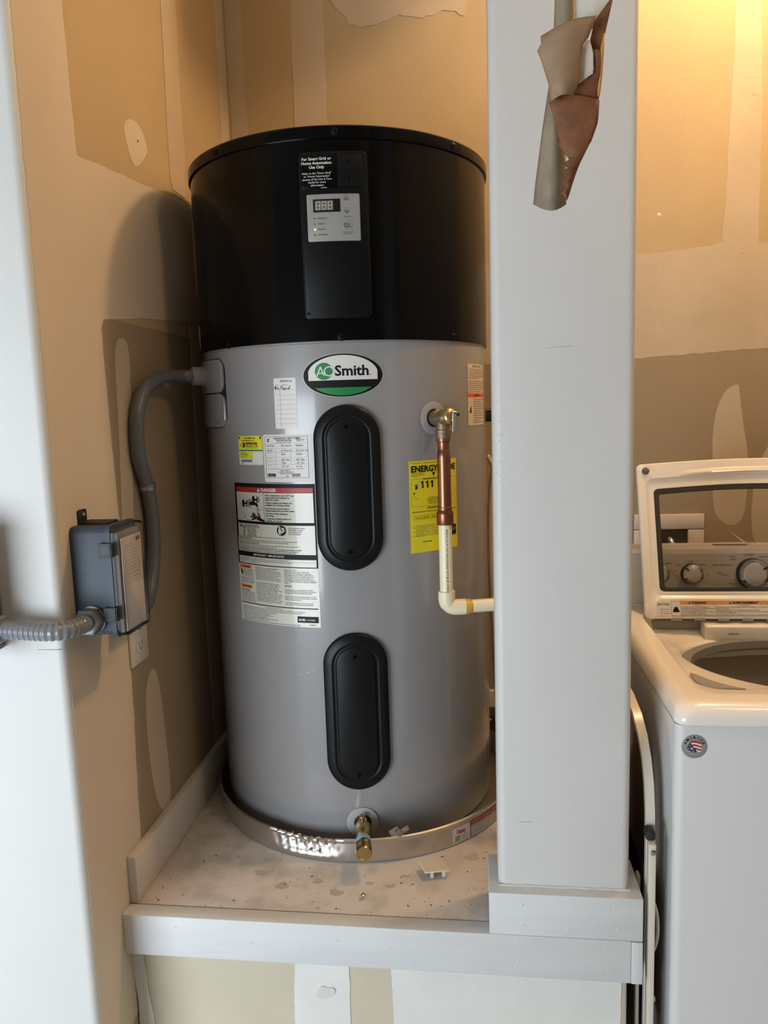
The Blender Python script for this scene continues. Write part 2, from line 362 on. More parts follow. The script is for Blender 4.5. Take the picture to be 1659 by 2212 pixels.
# back wall: x, z
patch(wb, [(-.7, .64), (-.7, 3.05), (-.655, 3.05), (-.652, 2.3), (-.655, .64)], MUD, 'y', YB, .001, 11)
patch(wb, [(-.505, 1.5), (-.514, 2.2), (-.505, 3.05), (-.412, 3.05), (-.416, 2.2), (-.42, 1.5)], MUD, 'y', YB, .001, 12)
patch(wb, [(-.345, 3.05), (-.405, 2.68), (-.345, 2.585), (-.30, 2.575), (-.2, 2.60), (-.12, 2.59), (-.08, 2.60), (-.02, 2.58), (.0, 2.64), (.05, 2.66), (.1, 2.62), (.45, 2.61), (1.5, 2.62), (1.5, 3.05)], MUD, 'y', YB, .005, 13, .0016)
patch(wb, [(-.2, 1.63), (.45, 1.63), (.80, 1.645), (1.5, 1.64), (1.5, 1.93), (.775, 1.928), (.773, 2.3), (.76, 2.6), (.70, 2.6), (.692, 2.27), (.681, 1.938), (.60, 1.925), (.45, 1.918), (-.2, 1.92)], MUD, 'y', YB, .0018, 14)
patch(wb, [(.729, 1.547), (.70, 1.535), (.675, 1.48), (.666, 1.40), (.669, 1.34), (.672, 1.19), (.70, 1.15), (.74, 1.14), (.764, 1.18), (.768, 1.34), (.748, 1.44), (.735, 1.545)], MUD, 'y', YB, .0012, 15, .0008, smooth=3)
patch(wb, [(.79, 1.06), (.775, 1.2), (.80, 1.35), (.86, 1.42), (.93, 1.3), (.93, 1.06)], MUD, 'y', YB, .002, 16, .0008, smooth=3)
# scratches, nail dimples and pinholes in the drywall
for (y, z) in ((.335, 2.09), (.598, 2.022), (.615, 2.012)):
    lathe('nail_hole', (XL + .0009, y, z), (1, 0, 0), [(.0025, 0), (.0025, .0006)], DIRT, wl, 8)
for i, (x, z) in enumerate(((-.475, 2.50), (.735, 1.91), (.72, 1.50), (.715, 1.47), (.752, 2.32), (.744, 2.52))):
    lathe('screw_dimple', (x, YB - .0004, z), (0, -1, 0), [(.0055, 0), (.0055, .0010), (.003, .0012), (0.001, .0005)], MUD, wb, 14)
lathe('chip', (.51, YB, 2.02), (0, -1, 0), [(.006, 0), (.004, .001)], MUDW, wb, 6)

# platform: deck, boards, wall underneath
pd = struct(box('platform_deck', XL, .262, .0375, YB, ZS - .02, ZS, SHELF, bev=0.0008), 'grubby painted plywood top of the raised platform')
struct(box('wall_platform', XL, .262, .0305, .09, 0, ZS - .021, PAPER2, bev=.008, which=2), 'drywall under the platform edge')
wp = bpy.data.objects['wall_platform']
patch(wp, [(-.371, .508), (-.378, .301), (-.38, 0.02), (-.27, .02), (-.266, .309), (-.264, .508)], MUDW, 'y', .03, .001, 21)
patch(wp, [(-.182, .508), (-.181, .315), (-.18, .02), (.25, .02), (.25, .508)], MUDW, 'y', .03, .001, 22)
patch(wp, [(-.707, .505), (-.690, .505), (-.672, .279), (-.66, .02), (-.70, .02)], MUDW, 'y', .03, .0015, 23)
patch(wp, [(-.335, .377 - .006), (-.322, .392), (-.310, .386), (-.298, .389), (-.292, .38), (-.30, .369), (-.327, .359)], WHITE, 'y', .0292, .0004, 24, .002, .006, smooth=3)
struct(box('platform_side', .24, .262, .09, YB, 0, ZS - .021, PAPER2, bev=0))
fb = struct(box('trim_1', XL + .001, .2615, 0, .0345, ZS - .083, ZS + .001, BOARD, bev=.0012), 'pale painted board along the platform front')
struct(box('trim_2', .2622, .282, -.0008, .10, ZS - .0835, ZS - .001, BOARD, bev=.0012), 'short end piece of the platform front board')
blk = struct(box('trim_3', .0077, .282, 0, .124, ZS + .0012, ZS + .0838, BOARD, bev=.0014), 'painted block under the square post')
for i, (x, z) in enumerate(((.068, .062), (.232, .066), (.069, .022), (.150, .020), (.238, .022), (.108, .008))):
    lathe('nail_dimple', (x, 0, ZS + z), (0, -1, 0), [(.0028, 0), (.0022, .0008), (.001, .001)], BOARD, blk, 8)
for i, (x, z) in enumerate(((.058, -.014), (.215, -.012), (.060, -.05), (.222, -.058), (-.28, -.03), (-.45, -.045), (-.18, -.04), (-.60, -.02))):
    lathe('nail_dimple', (x, 0, ZS + z), (0, -1, 0), [(.0026, 0), (.002, .0008), (.001, .001)], BOARD, fb, 8)
post = struct(frombm('wall_post', bmbox(.0256, .2626, .024, .14, ZS + .0845, TOP, .015, 5, None, 2), POSTP), 'square grey-white painted post in front of the closet')
# caulk line round the foot of the post
P = [(.0256, .0235, ZS + .0845)] + [(.0256 + .237 * i / 24, .0235 - .001 * rnd.random(), ZS + .0845 + .001 * rnd.random()) for i in range(1, 24)] + [(.2626, .0235, ZS + .0845)]
tube('caulk', P, .0022, BOARD, post, 6, lambda L: .0016 + .0016 * abs(math.sin(L * 90)))
for k, (x, z, dx, dz) in enumerate(((.047, 1.98, .012, -.01), (.052, 1.985, .008, -.006), (.15, 1.99, .05, .002), (.10, 1.60, .06, .003), (.20, .98, .012, .003), (.045, .66, .008, .003), (.06, .75, .03, .001))):
    V = [(x, .0238, z), (x + dx, .0238, z + dz), (x + dx, .0238, z + dz + .0012), (x + dx * .4, .0238, z + .002)]
    mesh('scuff', V, [(0, 1, 2, 3)], mat('scuff_grey', (.42, .42, .41), .6) if k > 1 else BOARD, post, None)
q = random.Random(5)
V = []; F = []
for k in range(70):
    z = q.gauss(1.40, .075); x = .0256 + abs(q.gauss(.012, .009)); s = q.uniform(.0004, .0010); b = len(V); y = .0236
    V += [(x, y, z - s), (x + s * .8, y, z), (x, y, z + s), (x - s * .8, y, z)]; F.append((b, b + 1, b + 2, b + 3))
o = mesh('paint_speckles', V, F, mat('speckle', (.40, .34, .26), .7), post, None); o['kind'] = 'stuff'
# skirting boards inside the closet
bl = struct(box('baseboard_left', XL + .0008, XL + .019, .036, YB - .001, ZS + .0005, ZS + .0995, TRIM, bev=.002), 'painted skirting board along the left closet wall')
struct(box('baseboard_back', XL + .02, .262, YB - .019, YB - .0008, ZS + .0005, ZS + .0995, TRIM, bev=.002))

# ------------------------------------------------------------------ drain pan
PX, PY, PR = -.301, .580, .3795
pan = empty('drain_pan', (PX, PY, ZS + .001)); tag(pan, 'round aluminium drain pan with a dented front under the water heater', 'drain pan')
n = 480; V = []; F = []
q = random.Random(11); ph = [q.uniform(0, 6.28) for _ in range(8)]
def dent(a):                                       # a in degrees, 0 = towards the camera
    return max(0, 1 - abs((a + 13) / 13.5) ** 3) if -27 < a < 1 else 0
prof = [(0.0, 0), (PR - .002, 0), (PR, .003), (PR, .008), (PR, .013), (PR, .018), (PR, .023), (PR, .028), (PR, .032), (PR, .036), (PR, .040), (PR, .044), (PR, .047), (PR + .003, .0500), (PR + .003, .054), (PR, .0565), (PR - .003, .0545), (PR - .0032, .050), (PR - .003, .04), (PR - .003, .004), (0.0, .0025)]
for i, (r, h) in enumerate(prof):
    for k in range(n):
        a = 360 * k / n; a = a - 360 if a > 180 else a; d = dent(a)
        rr = r; hh = h
        if d > 0 and r > .1:
            f = min(1, h / .05)
            wv = math.sin(a * 1.9 + ph[0] + h * 90) * .5 + math.sin(a * 4.3 + ph[1] - h * 160) * .35 + math.sin(a * 9 + ph[2] + h * 60) * .2
            rr = r + d * f * (-.004 + .0048 * wv + .0016 * math.sin(a * 3.1 - h * 150 + ph[4]) * math.sin(a * .9 + h * 60 + ph[5])) + d * .006 * math.exp(-((h - .016) / .008) ** 2); hh = h - d * f * (.004 + .0018 * math.sin(a * 2.7 + ph[3]))
        V.append((PX + rr * math.sin(R_(a)), PY - rr * math.cos(R_(a)), ZS + .001 + hh))
m_ = len(prof)
for i in range(m_ - 1):
    for k in range(n):
        k2 = (k + 1) % n; F.append((i * n + k, i * n + k2, (i + 1) * n + k2, (i + 1) * n + k))
mesh('pan_body', V, F, ALU, pan, 50)
def panmap(az0, z0):
    def f(x, y, h):
        a = R_(az0) + x / PR; return (PX + (PR + .0006 + h) * math.sin(a), PY - (PR + .0006 + h) * math.cos(a), z0 + y)
    return f
z0 = ZS + .006
def panlabel(name, az, W, H, lab):
    f = panmap(az, z0); nn = 14; V = []; F = []
    for i in range(nn + 1): V += [f(W * i / nn, 0, 0), f(W * i / nn, H, 0)]
    for i in range(nn): F.append((2 * i, 2 * i + 2, 2 * i + 3, 2 * i + 1))
    o = mesh(name, V, F, LABS, pan, None); o['label'] = lab; return o, Print(panmap(az, z0))
o, p = panlabel('maker_label', 37.5, .052, .036, 'small label with a red name and barcode')
p.text('Oatey', .012, .020, .014, RED, .026, .03, h=.0004); p.bars(.008, .003, .022, .016, INKG, 4, .0003)
for i in range(5): p.text('drain pan 26 in', .026, .0145 - i * .0027, .0022, INKS, .018, h=.0004)
p.build('printing', o)
o, p = panlabel('warning_label', 45.6, .165, .038, 'long label with a red band of wording')
p.rect(.0, .024, .165, .0375, RED, .0003); p.rect(0, 0, .0012, .038, RED, .0004)
p.text('ATTENTION  INSTALLER  AVERTISSEMENT  ATENCION', .003, .032, .004, LAB, .15, .02, h=.0006)
p.text('Install according to local code and directions', .003, .0262, .004, LAB, .15, .02, h=.0006)
for c in range(3):
    for i in range(6): p.text('Read all instructions before use of pan', .004 + c * .054, .0205 - i * .0034, .0026, INKS, .045, h=.0004)
p.build('printing', o)

# ------------------------------------------------------------------ water heater
H0 = (HX, HY, ZS + .0045)
wh = empty('water_heater', H0); tag(wh, 'tall cylindrical grey and black heat pump water heater standing in the pan', 'water heater')
zs = ZS + 1.1077; zt = ZS + 1.520
lathe('tank_jacket', (HX, HY, 0), (0, 0, 1), [(HR - .012, H0[2]), (HR - .002, H0[2] + .004), (HR, H0[2] + .012), (HR, zs + .004)], GREY, wh, 160)
lathe('seam_ring', (HX, HY, 0), (0, 0, 1), [(HR, zs - .003), (HR + .0022, zs - .002), (HR + .0022, zs + .0015), (HR, zs + .002)], GREYD, wh, 160, cap=False)
BR_ = HR + .005
sh = lathe('black_shroud', (HX, HY, 0), (0, 0, 1), [(HR + .0005, zs + .001), (BR_, zs + .002), (BR_, zt - .022)], BLACK, wh, 160, cap=False)
lid = lathe('top_cap', (HX, HY, 0), (0, 0, 1), [(BR_, zt - .024), (BR_ + .004, zt - .0245), (BR_ + .0045, zt - .023), (BR_ + .0045, zt - .003), (BR_ + .002, zt), (BR_ - .03, zt + .002), (.05, zt + .012), (.001, zt + .012)], BLACK, wh, 160)
def surf(az, z, h=0, R=HR): return (HX + (R + h) * math.sin(R_(az)), HY - (R + h) * math.cos(R_(az)), z)
def out(az): return (math.sin(R_(az)), -math.cos(R_(az)), 0)
def screw(az, z, h, parent, m=BLKP, R=HR, r=.0055):
    o = lathe('screw', surf(az, z, h - .001, R), out(az), [(r * 1.5, 0), (r * 1.5, .0012), (r, .0016), (r, .004), (r * .7, .005), (r * .35, .005), (r * .3, .003)], m, parent, 14); return o
for az, z in ((-36.3, zt - .013), (9.0, zt - .013), (52.9, zt - .013)): screw(az, z, .005, lid, BLKP, BR_)
for az, z in ((8.5, 1.656), (52.0, 1.659), (-36, 1.656)): screw(az, z, 0, sh, BLKP, BR_)
# side sliver label and intake plate on the left of the shroud
def curved_plate(name, parent, az0, az1, z0, z1, R, h, m, r=.01, bev=.003, steps=None, lab=None):
    """rounded plate standing proud of the cylinder"""
    W = R_(az1 - az0) * R; H = z1 - z0
    def loop(ins, hh, nc=8, ns=10):
        rr = max(.0008, r - ins); x0, x1, y0, y1 = ins, W - ins, ins, H - ins; pts = []
        cs = [(x1 - rr, y1 - rr, 0), (x0 + rr, y1 - rr, 90), (x0 + rr, y0 + rr, 180), (x1 - rr, y0 + rr, 270)]
        for ci in range(4):
            cx, cy, a = cs[ci]; arc = [(cx + rr * math.cos(R_(a + 90 * i / nc)), cy + rr * math.sin(R_(a + 90 * i / nc))) for i in range(nc + 1)]
            pts += arc; nx, ny, na = cs[(ci + 1) % 4]; e = (nx + rr * math.cos(R_(na)), ny + rr * math.sin(R_(na)))
            for i in range(1, ns): pts.append((arc[-1][0] + (e[0] - arc[-1][0]) * i / ns, arc[-1][1] + (e[1] - arc[-1][1]) * i / ns))
        return [(x, y, hh) for x, y in pts]
    L = [loop(i, hh) for i, hh in (steps or [(0, 0), (0, h - bev), (bev * .3, h - bev * .3), (bev, h)])]
    V = []; F = []; nn = len(L[0])
    for lp in L:
        for x, y, hh in lp:
            a = R_(az0) + x / R; V.append((HX + (R + hh) * math.sin(a), HY - (R + hh) * math.cos(a), z0 + y))
    for i in range(len(L) - 1):
        for k in range(nn):
            k2 = (k + 1) % nn; F.append((i * nn + k, i * nn + k2, (i + 1) * nn + k2, (i + 1) * nn + k))
    # cap with columns so that it follows the cylinder
    last = (len(L) - 1) * nn; hh = L[-1][0][2]; nc, ns = 8, 10
    top = [last + (nc) + i for i in range(ns + 1)]                      # upper side runs right -> left
    st = last + 2 * (nc + ns); bot = [st + nc + i for i in range(ns + 1)]  # lower side left -> right
    bot = bot[::-1]
    for i in range(ns): F.append((top[i], top[i + 1], bot[i + 1], bot[i]))
    rs = [last + i for i in range(nc + 1)]                              # corner arcs + sides
    right = list(range(last + 3 * (nc + ns) + nc, last + 4 * (nc + ns))) + [last]
    rgt = [bot[0]] + list(range(bot[0] + 1, last + 4 * (nc + ns))) + list(range(last, top[0] + 1))
    F.append(tuple(dict.fromkeys(rgt)))
    lft = list(range(top[-1], bot[-1] + 1)); F.append(tuple(lft))
    o = mesh(name, V, F, m, parent, 40)
    if lab: o['label'] = lab
    return o
pn = curved_plate('control_panel', wh, -3.0, 19.0, 1.611 + DZ, 1.930 + DZ, BR_, .012, BLKP, .010, .004, lab='black raised control panel')
for az, z in ((-1.6, 1.622), (17.3, 1.622), (17.5, 1.850), (-1.8, 1.850)): screw(az, z + DZ, .011, pn, BLKP, BR_, .0025)
RP = BR_ + .012
def cmap(az0, z0, R):
    def f(x, y, h):
        a = R_(az0) + x / R; return (HX + (R + h) * math.sin(a), HY - (R + h) * math.cos(a), z0 + y)
    return f
# smart grid sticker (glossy black with white words)
smw = R_(11.5) * RP
o = curved_plate('notice_sticker', pn, -2.0, 9.2, 1.860 + DZ, 1.922 + DZ, RP, .0006, BLACK, .002, .0003, lab='black sticker with white words')
p = Print(cmap(-2.0, 1.860 + DZ, RP + .0006)); cx = .031
for i, t in enumerate(('For Smart Grid or', 'Home Automation', 'Use Only')): p.text(t, cx, .0525 - i * .0078, .0078, LAB, None, .02, 'CENTER')
for i, t in enumerate(('Refer to the "Smart Grid"', 'or "Home Automation"', 'section of the Use & Care', 'Guide for more', 'information')): p.text(t, cx, .0265 - i * .0056, .0055, LAB, None, 0, 'CENTER')
p.rect(.038, .0005, .050, .0014, LAB)
p.build('printing', o)
cp = curved_plate('socket_cover', pn, 9.6, 17.2, 1.862 + DZ, 1.922 + DZ, RP, .003, BLKM, .004, .001)
for z in (1.908, 1.876): screw(12.6, z + DZ, .003, cp, BLACK, RP, .0018)
# grey keypad
kp = curved_plate('keypad', pn, -.6, 16.0, 1.760 + DZ, 1.849 + DZ, RP, .0012, mat('keypad_grey', (.27, .27, .265), .4), .003, .0005, lab='grey keypad with display and buttons')
KW = R_(16.6) * RP; KH = .089; p = Print(cmap(-.6, 1.760 + DZ, RP + .0013))
p.rect(.0125, .055, .066, .0795, INK, .0002); p.rect(.016, .0585, .052, .0765, mat('lcd', (.11, .11, .09), .3), .0004)
for i in range(3):
    x = .0175 + i * .0118; sk = .0012
    def sg(x0, y0, x1, y1): p.poly([(x0 + sk * (y0 - .06) / .014, y0), (x1 + sk * (y0 - .06) / .014, y0), (x1 + sk * (y1 - .06) / .014, y1), (x0 + sk * (y1 - .06) / .014, y1)], SEG, .0006)
    sg(x, .0598, x + .0085, .0612); sg(x, .0668, x + .0085, .0682); sg(x, .0738, x + .0085, .0752)
    sg(x, .0598, x + .0015, .0752); sg(x + .007, .0598, x + .0085, .0752)
for i, t in enumerate(('EFFICIENCY', 'HYBRID', 'ELECTRIC', 'VACATION')):
    y = .0435 - i * .0103
    if i != 2: p.ell(.0145, y, .0012, .0013, INK, .0004, 12)
    p.text(t, .0205, y - .0013, .0036, INKS, None, .02)
def tri(cx, cy, s, up):
    k = 1 if up else -1
    for a, b in (((-1, -.5), (1, -.5)), ((1, -.5), (0, .6)), ((0, .6), (-1, -.5))): p.line(cx + a[0] * s, cy + k * a[1] * s, cx + b[0] * s, cy + k * b[1] * s, .0007, INK)
tri(.0775, .0795, .0046, True); tri(.0785, .0545, .0046, False)
p.rect(.071, .0865, .083, .0869, INKS); p.rect(.072, .061, .084, .0614, INKS)
p.text('Temp (°F/°C)', .0785, .0445, .0026, INKS, None, .02, 'CENTER')
p.text('MODE', .0785, .0300, .0038, INKS, None, .03, 'CENTER'); p.text('ENTER', .0785, .0255, .0038, INKS, None, .03, 'CENTER')
p.text('Hold for Power / Reset', .0785, .0155, .0023, INKS, None, .02, 'CENTER'); p.text('Enable / Disable', .0785, .0125, .0023, INKS, None, .02, 'CENTER')
p.build('printing', kp)
lathe('mode_button', cmap(-.6, 1.760 + DZ, RP)(.0785, .0290, .0012), out(-.6 + .0785 / RP * 57.3), [(.0088, 0), (.0088, .0008), (.0078, .0012), (.0072, .0008)], mat('keypad_grey', (0, 0, 0)), kp, 28, cap=False)
o = lathe('indicator_light', cmap(-.6, 1.760 + DZ, RP)(.0145, .0229, .0012), out(1.8), [(.0020, 0), (.0018, .0008), (.0008, .0014)], LED, kp, 14); o['label'] = 'lit green indicator light'

# oval maker's badge
bw, bh = .165, .088; o = None
bz = 1.4560 + DZ; baz = 8.6 - math.degrees(bw / 2 / HR)
V = []; F = []; f = cylmap(baz, bz); nx = 40
for i in range(nx + 1):
    x = bw * i / nx; e = math.sqrt(max(0, 1 - ((x - bw / 2) / (bw / 2)) ** 2)) * bh / 2
    V += [f(x, bh / 2 - e, .0008), f(x, bh / 2 + e, .0008), f(x, bh / 2 - e, 0), f(x, bh / 2 + e, 0)]
for i in range(nx):
    a = 4 * i; F += [(a, a + 4, a + 5, a + 1), (a + 2, a + 6, a + 4, a), (a + 1, a + 5, a + 7, a + 3)]
bd = mesh('name_badge', V, F, INK, wh, 50); bd['label'] = 'oval white, black and green badge'
p = Print(cylmap(baz, bz, HR + .0008))
p.ring(bw / 2, bh / 2, bw / 2 + .0006, .0011, LABS, .0001, 60, ry=bh / 2 + .0006)
cx, cy = bw / 2, bh / 2; ex, ey = bw / 2 - .0095, bh / 2 - .0035; yb = -.0095
V = []; F = []; X0 = ex * math.sqrt(1 - (yb / ey) ** 2)
for i in range(41):
    x = -X0 + 2 * X0 * i / 40; t = ey * math.sqrt(max(0, 1 - (x / ex) ** 2)); V += [(cx + x, cy + yb), (cx + x, cy + t)]
# the side bulges outside the chord are left black as on the badge
for i in range(40): F.append((2 * i, 2 * i + 2, 2 * i + 3, 2 * i + 1))
p.add(V, F, LAB, .0003)
V = []; F = []; yg = -.0245; X0 = ex * math.sqrt(1 - (yg / ey) ** 2)
for i in range(31):
    x = -X0 + 2 * X0 * i / 30; t = ey * math.sqrt(max(0, 1 - (x / ex) ** 2)); V += [(cx + x, cy - t), (cx + x, cy + yg)]
for i in range(30): F.append((2 * i, 2 * i + 2, 2 * i + 3, 2 * i + 1))
p.add(V, F, GREEN, .0003)
gx, gy = cx - .0385, cy + .009
p.ell(gx, gy, .0185, .0172, GREEN, .0005, 40)
p.line(gx - .0145, gy - .0092, gx - .0068, gy + .0088, .0026, LAB, .0008); p.line(gx - .0072, gy + .0095, gx + .0008, gy - .0092, .0026, LAB, .0008); p.line(gx - .0115, gy - .004, gx - .002, gy - .004, .0022, LAB, .0008)
p.ring(gx + .0105, gy - .0004, .0104, .0026, LAB, .0008, 36)
p.text('Smith', cx - .0165, cy - .0005, .0290, INK, .069, .026, h=.0006); p.ell(cx + .0560, cy + .0005, .0013, .0013, INKS, .0006, 12)
p.build('printing', bd)

# service record sticker
o, p, W, H = label('service_sticker', wh, -16.5, -8.0, 1.395 + DZ, 1.499 + DZ, LAB, lab='narrow white service record sticker with handwriting')
p.text('PREFIX Inc', W * .58, H - .0085, .0062, INKS, None, .0, 'CENTER'); p.text('DATE', .004, H - .0155, .0034, INKG); p.text('ACTION', .019, H - .0155, .0034, INKG)
for i in range(8): p.rect(.003, H - .0245 - i * .0098 - (.0006 if i else 0), W - .003, H - .0241 - i * .0098 - (.0006 if i else 0), INKG, .0002)
p.rect(.0138, .002, .0143, H - .0245, INKG, .0002)
def scrawl(pts, t=.0009):
    for a, b in zip(pts, pts[1:]): p.line(a[0], a[1], b[0], b[1], t, INK, .0005)
y0 = H - .0232
scrawl([(.002, y0 + .006), (.0035, y0 + .001), (.0045, y0 + .006), (.002, y0 + .004), (.0042, y0 + .001)], .0013); scrawl([(.0055, y0 + .0065), (.0062, y0 + .0)]); scrawl([(.0075, y0 + .004), (.009, y0 + .0045), (.0085, y0 + .001), (.010, y0 + .001)]); scrawl([(.011, y0 + .004), (.0122, y0 + .003), (.011, y0 + .0005), (.0135, y0 + .0005)])
scrawl([(.0155, y0), (.0175, y0 + .0075), (.0205, y0 + .0075)]); scrawl([(.0165, y0 + .004), (.019, y0 + .0042)]); scrawl([(.0205, y0 + .006), (.0212, y0), (.0225, y0 + .003), (.0235, y0 + .0005), (.025, y0 + .0035), (.0245, y0 - .0015), (.0265, y0 - .001), (.0285, y0 + .003), (.030, y0), (.032, y0 + .002), (.0335, y0), (.036, y0 + .0025)]); scrawl([(.037, y0 + .007), (.0355, y0 - .0002)], .0015)
p.build('printing', o)

# yellow contractor sticker
o, p, W, H = label('reward_sticker', wh, -34.5, -22.5, 1.319 + DZ, 1.381 + DZ, LAB, lab='small yellow and white sticker')
p.rect(.0006, .0335, W - .0006, H - .0006, YEL, .0002); p.rect(.0006, .0295, W - .0006, .0325, GREEN, .0002); p.rect(.002, .014, W * .60, .0285, YELG, .0002)
p.text('SCAN HERE TOOL', W * .5, H - .006, .0042, INK, None, .02, 'CENTER'); p.text('A SCAN HAND OUT OF', W * .42, H - .011, .0036, INK, None, .02, 'CENTER')
p.text('CONTRACTOR', .0215, .0435, .0068, INK, .036, .05); p.text('REWARDS.COM', .0215, .0375, .0062, INK, .036, .0); p.rect(.0215, .0352, .058, .0356, INK)
p.ell(.016, .0425, .0045, .0055, INK, .0005, 20); p.ell(.0135, .0425, .002, .003, YEL, .0008, 16); p.text('CALL', .005, .0425, .0028, INK); p.text('NOW', .005, .0395, .0028, INK)
p.ell(.004, H - .004, .002, .003, INK, .0005, 12); p.ell(W - .005, H - .004, .002, .003, INK, .0005, 12)
p.text('ENTER CODE', .0075, .0253, .0028, INK); p.text('9UWK-2W14', .006, .0205, .0042, INKS, None, .01); p.text('contractorrewards', .006, .0162, .0026, INK)
p.bars(.006, .0055, W * .57, .0115, INKG, 8); p.text('WH08006', .005, .0022, .0024, INK)
p.build('printing', o)

# rating plate
o, p, W, H = label('rating_label', wh, -22.2, -3.1, 1.283 + DZ, 1.383 + DZ, LAB, r=.004, lab='large white rating label')
p.outline(.005, .009, W - .009, H - .004, .0006, INKS)
p.text('RESIDENTIAL HEAT PUMP', W * .5, H - .0098, .0052, INKS, None, .01, 'CENTER'); p.text('WATER HEATER', W * .45, H - .0142, .0050, INKS, None, .01, 'CENTER'); p.text('FOR INDOOR USE ONLY', W * .45, H - .0178, .0032, INKS, None, 0, 'CENTER')
p.ring(.0145, H - .0118, .0036, .001, INK, .0006, 20, 40, 320); p.ring(.0145, H - .0118, .0022, .0008, INK, .0006, 16, 40, 320); p.ring(W - .029, H - .0105, .0045, .0008, INK); p.text('UL', W - .0315, H - .0122, .0042, INK, None, .01); p.text('LISTED', W - .0235, H - .0115, .0026, INK); p.text('4Z17', W - .0225, H - .0148, .0022, INK)
rows = [(.0745, ('HPTU-66N', '1901114027752', '100306776')), (.0645, ('208  240', '60  22.0/25.0  50', '150  2.7/3.3  120')), (.0565, ('', '4500 1', '22.0/18.5')), (.0455, ('', '1450   4500', '5500   4500')), (.0385, ('', 'R134A', '1.69   2.751')), (.031, ('', '105   1.077', '4.4   4.0'))]
for y, t in rows:
    p.rect(.007, y + .0065, W - .011, y + .0068, INKG)
    for c, s_ in enumerate(t):
        if s_: p.text(s_, .010 + c * .034, y + .0005, .0038, INKS, None, .01)
    p.text('model number', .010, y + .0043, .0019, INKG); p.text('serial number', .044, y + .0043, .0019, INKG); p.text('product number', .078, y + .0043, .0019, INKG)
for x in (.030, .066): p.rect(x, .030, x + .0003, .068, INKG)
p.text('This water heater complies with all applicable rulings of ASHRAE 90', .010, .0272, .0025, INKS, W - .03); p.text('MADE IN MEXICO', W * .46, .0235, .0030, INKS, None, .01, 'CENTER'); p.text('A. O. SMITH CORPORATION', W * .46, .0200, .0030, INKS, None, .01, 'CENTER'); p.text('ASHLAND, TN 37015', W * .46, .0168, .0030, INKS, None, .01, 'CENTER')
p.bars(.009, .0115, .029, .0182, INK, 3); p.bars(.067, .0115, .086, .0182, INKG, 6); p.text('2208', .052, .0113, .0035, INK)
p.build('printing', o)

# danger and warning label
o, p, W, H = label('danger_label', wh, -38.5, -2.8, .970 + DZ, 1.279 + DZ, LABC, r=.001, lab='tall cream danger label with black and red bands')
def Y(t): return H - t
p.rect(0, Y(.118), W, Y(0), INK, .0002)                           # black surround of the upper panels
p.rect(.0065, Y(.0185), W - .0045, Y(.0085), RED, .0005)
p.rect(.0065, Y(.0825), W - .0045, Y(.0195), LABC, .0005)
warn_tri(p, .0735, Y(.0170), .0085, LAB, RED); p.text('DANGER', .0845, Y(.0170), .0098, LAB, .040, .03, h=.0009)
p.rect(.0905, Y(.0825), .0913, Y(.0195), INK, .0007)
for k, b in enumerate((('Water temperature over 125°F can', 'cause severe burns instantly or', 'death from scalds.'), ('Children, disabled and elderly are', 'at highest risk of being scalded.'), ('See instruction manual before', 'setting temperature at water heater.'), ('Feel water before bathing or', 'showering.'), ('Temperature limiting valves are', 'available, see manual.'))):
    yy = (.0265, .0425, .0545, .0655, .0765)[k]
    for i, t in enumerate(b): p.text(t, .0945, Y(yy + i * .0048), .0049, INK, None, .02, h=.0009)
# drawing: two taps, spout, hot stream, hand, basin line
hh = .0009
for (tx, ty) in ((.0335, .0445), (.066, .035)):
    p.ell(tx - .004, Y(ty), .0045, .0085, INK, hh, 20); p.line(tx - .004, Y(ty), tx + .009, Y(ty), .0035, INK, hh); p.ring(tx + .009, Y(ty), .0045, .0016, INK, hh, 20, ry=.006); p.line(tx + .005, Y(ty + .008), tx + .008, Y(ty - .008), .002, INK, hh)
p.ring(.050, Y(.0435), .0055, .0014, INK, hh, 24, ry=.009)
p.poly([(.049, Y(.0395)), (.066, Y(.0405)), (.073, Y(.044)), (.0755, Y(.0505)), (.070, Y(.0505)), (.067, Y(.0475)), (.049, Y(.0475))], INK, hh)
for i in range(4): p.line(.0705 + i * .0014, Y(.051), .0705 + i * .002, Y(.068), .0004, RED, hh)
p.text('HOT', .067, Y(.0585), .006, RED, None, .0, h=hh)
for (a, b, c, d) in ((.0255, .0665, .088, .0505), (.033, .0715, .088, .0555), (.033, .0715, .029, .0755), (.029, .0755, .0515, .0825)): p.line(a, Y(b), c, Y(d), .0006, INK, hh)
p.poly([(.0700, Y(.0690)), (.0775, Y(.0735)), (.0905, Y(.0790)), (.0905, Y(.0825)), (.0825, Y(.0820)), (.0720, Y(.0800)), (.0645, Y(.0745))], INK, hh)
for (a, b) in ((.0600, .0645), (.0560, .0675), (.0525, .0725), (.0545, .0790), (.0745, .0650)):
    p.line(a, Y(b), .070 if a < .07 else .079, Y(.0750 if a < .07 else .0745), .0034, INK, hh); p.ell(a, Y(b), .0017, .0017, INK, hh, 10)
p.poly([(.0640, Y(.0690)), (.0700, Y(.0710)), (.0740, Y(.0750)), (.0700, Y(.0755)), (.0640, Y(.0715))], RED, hh + .0001)
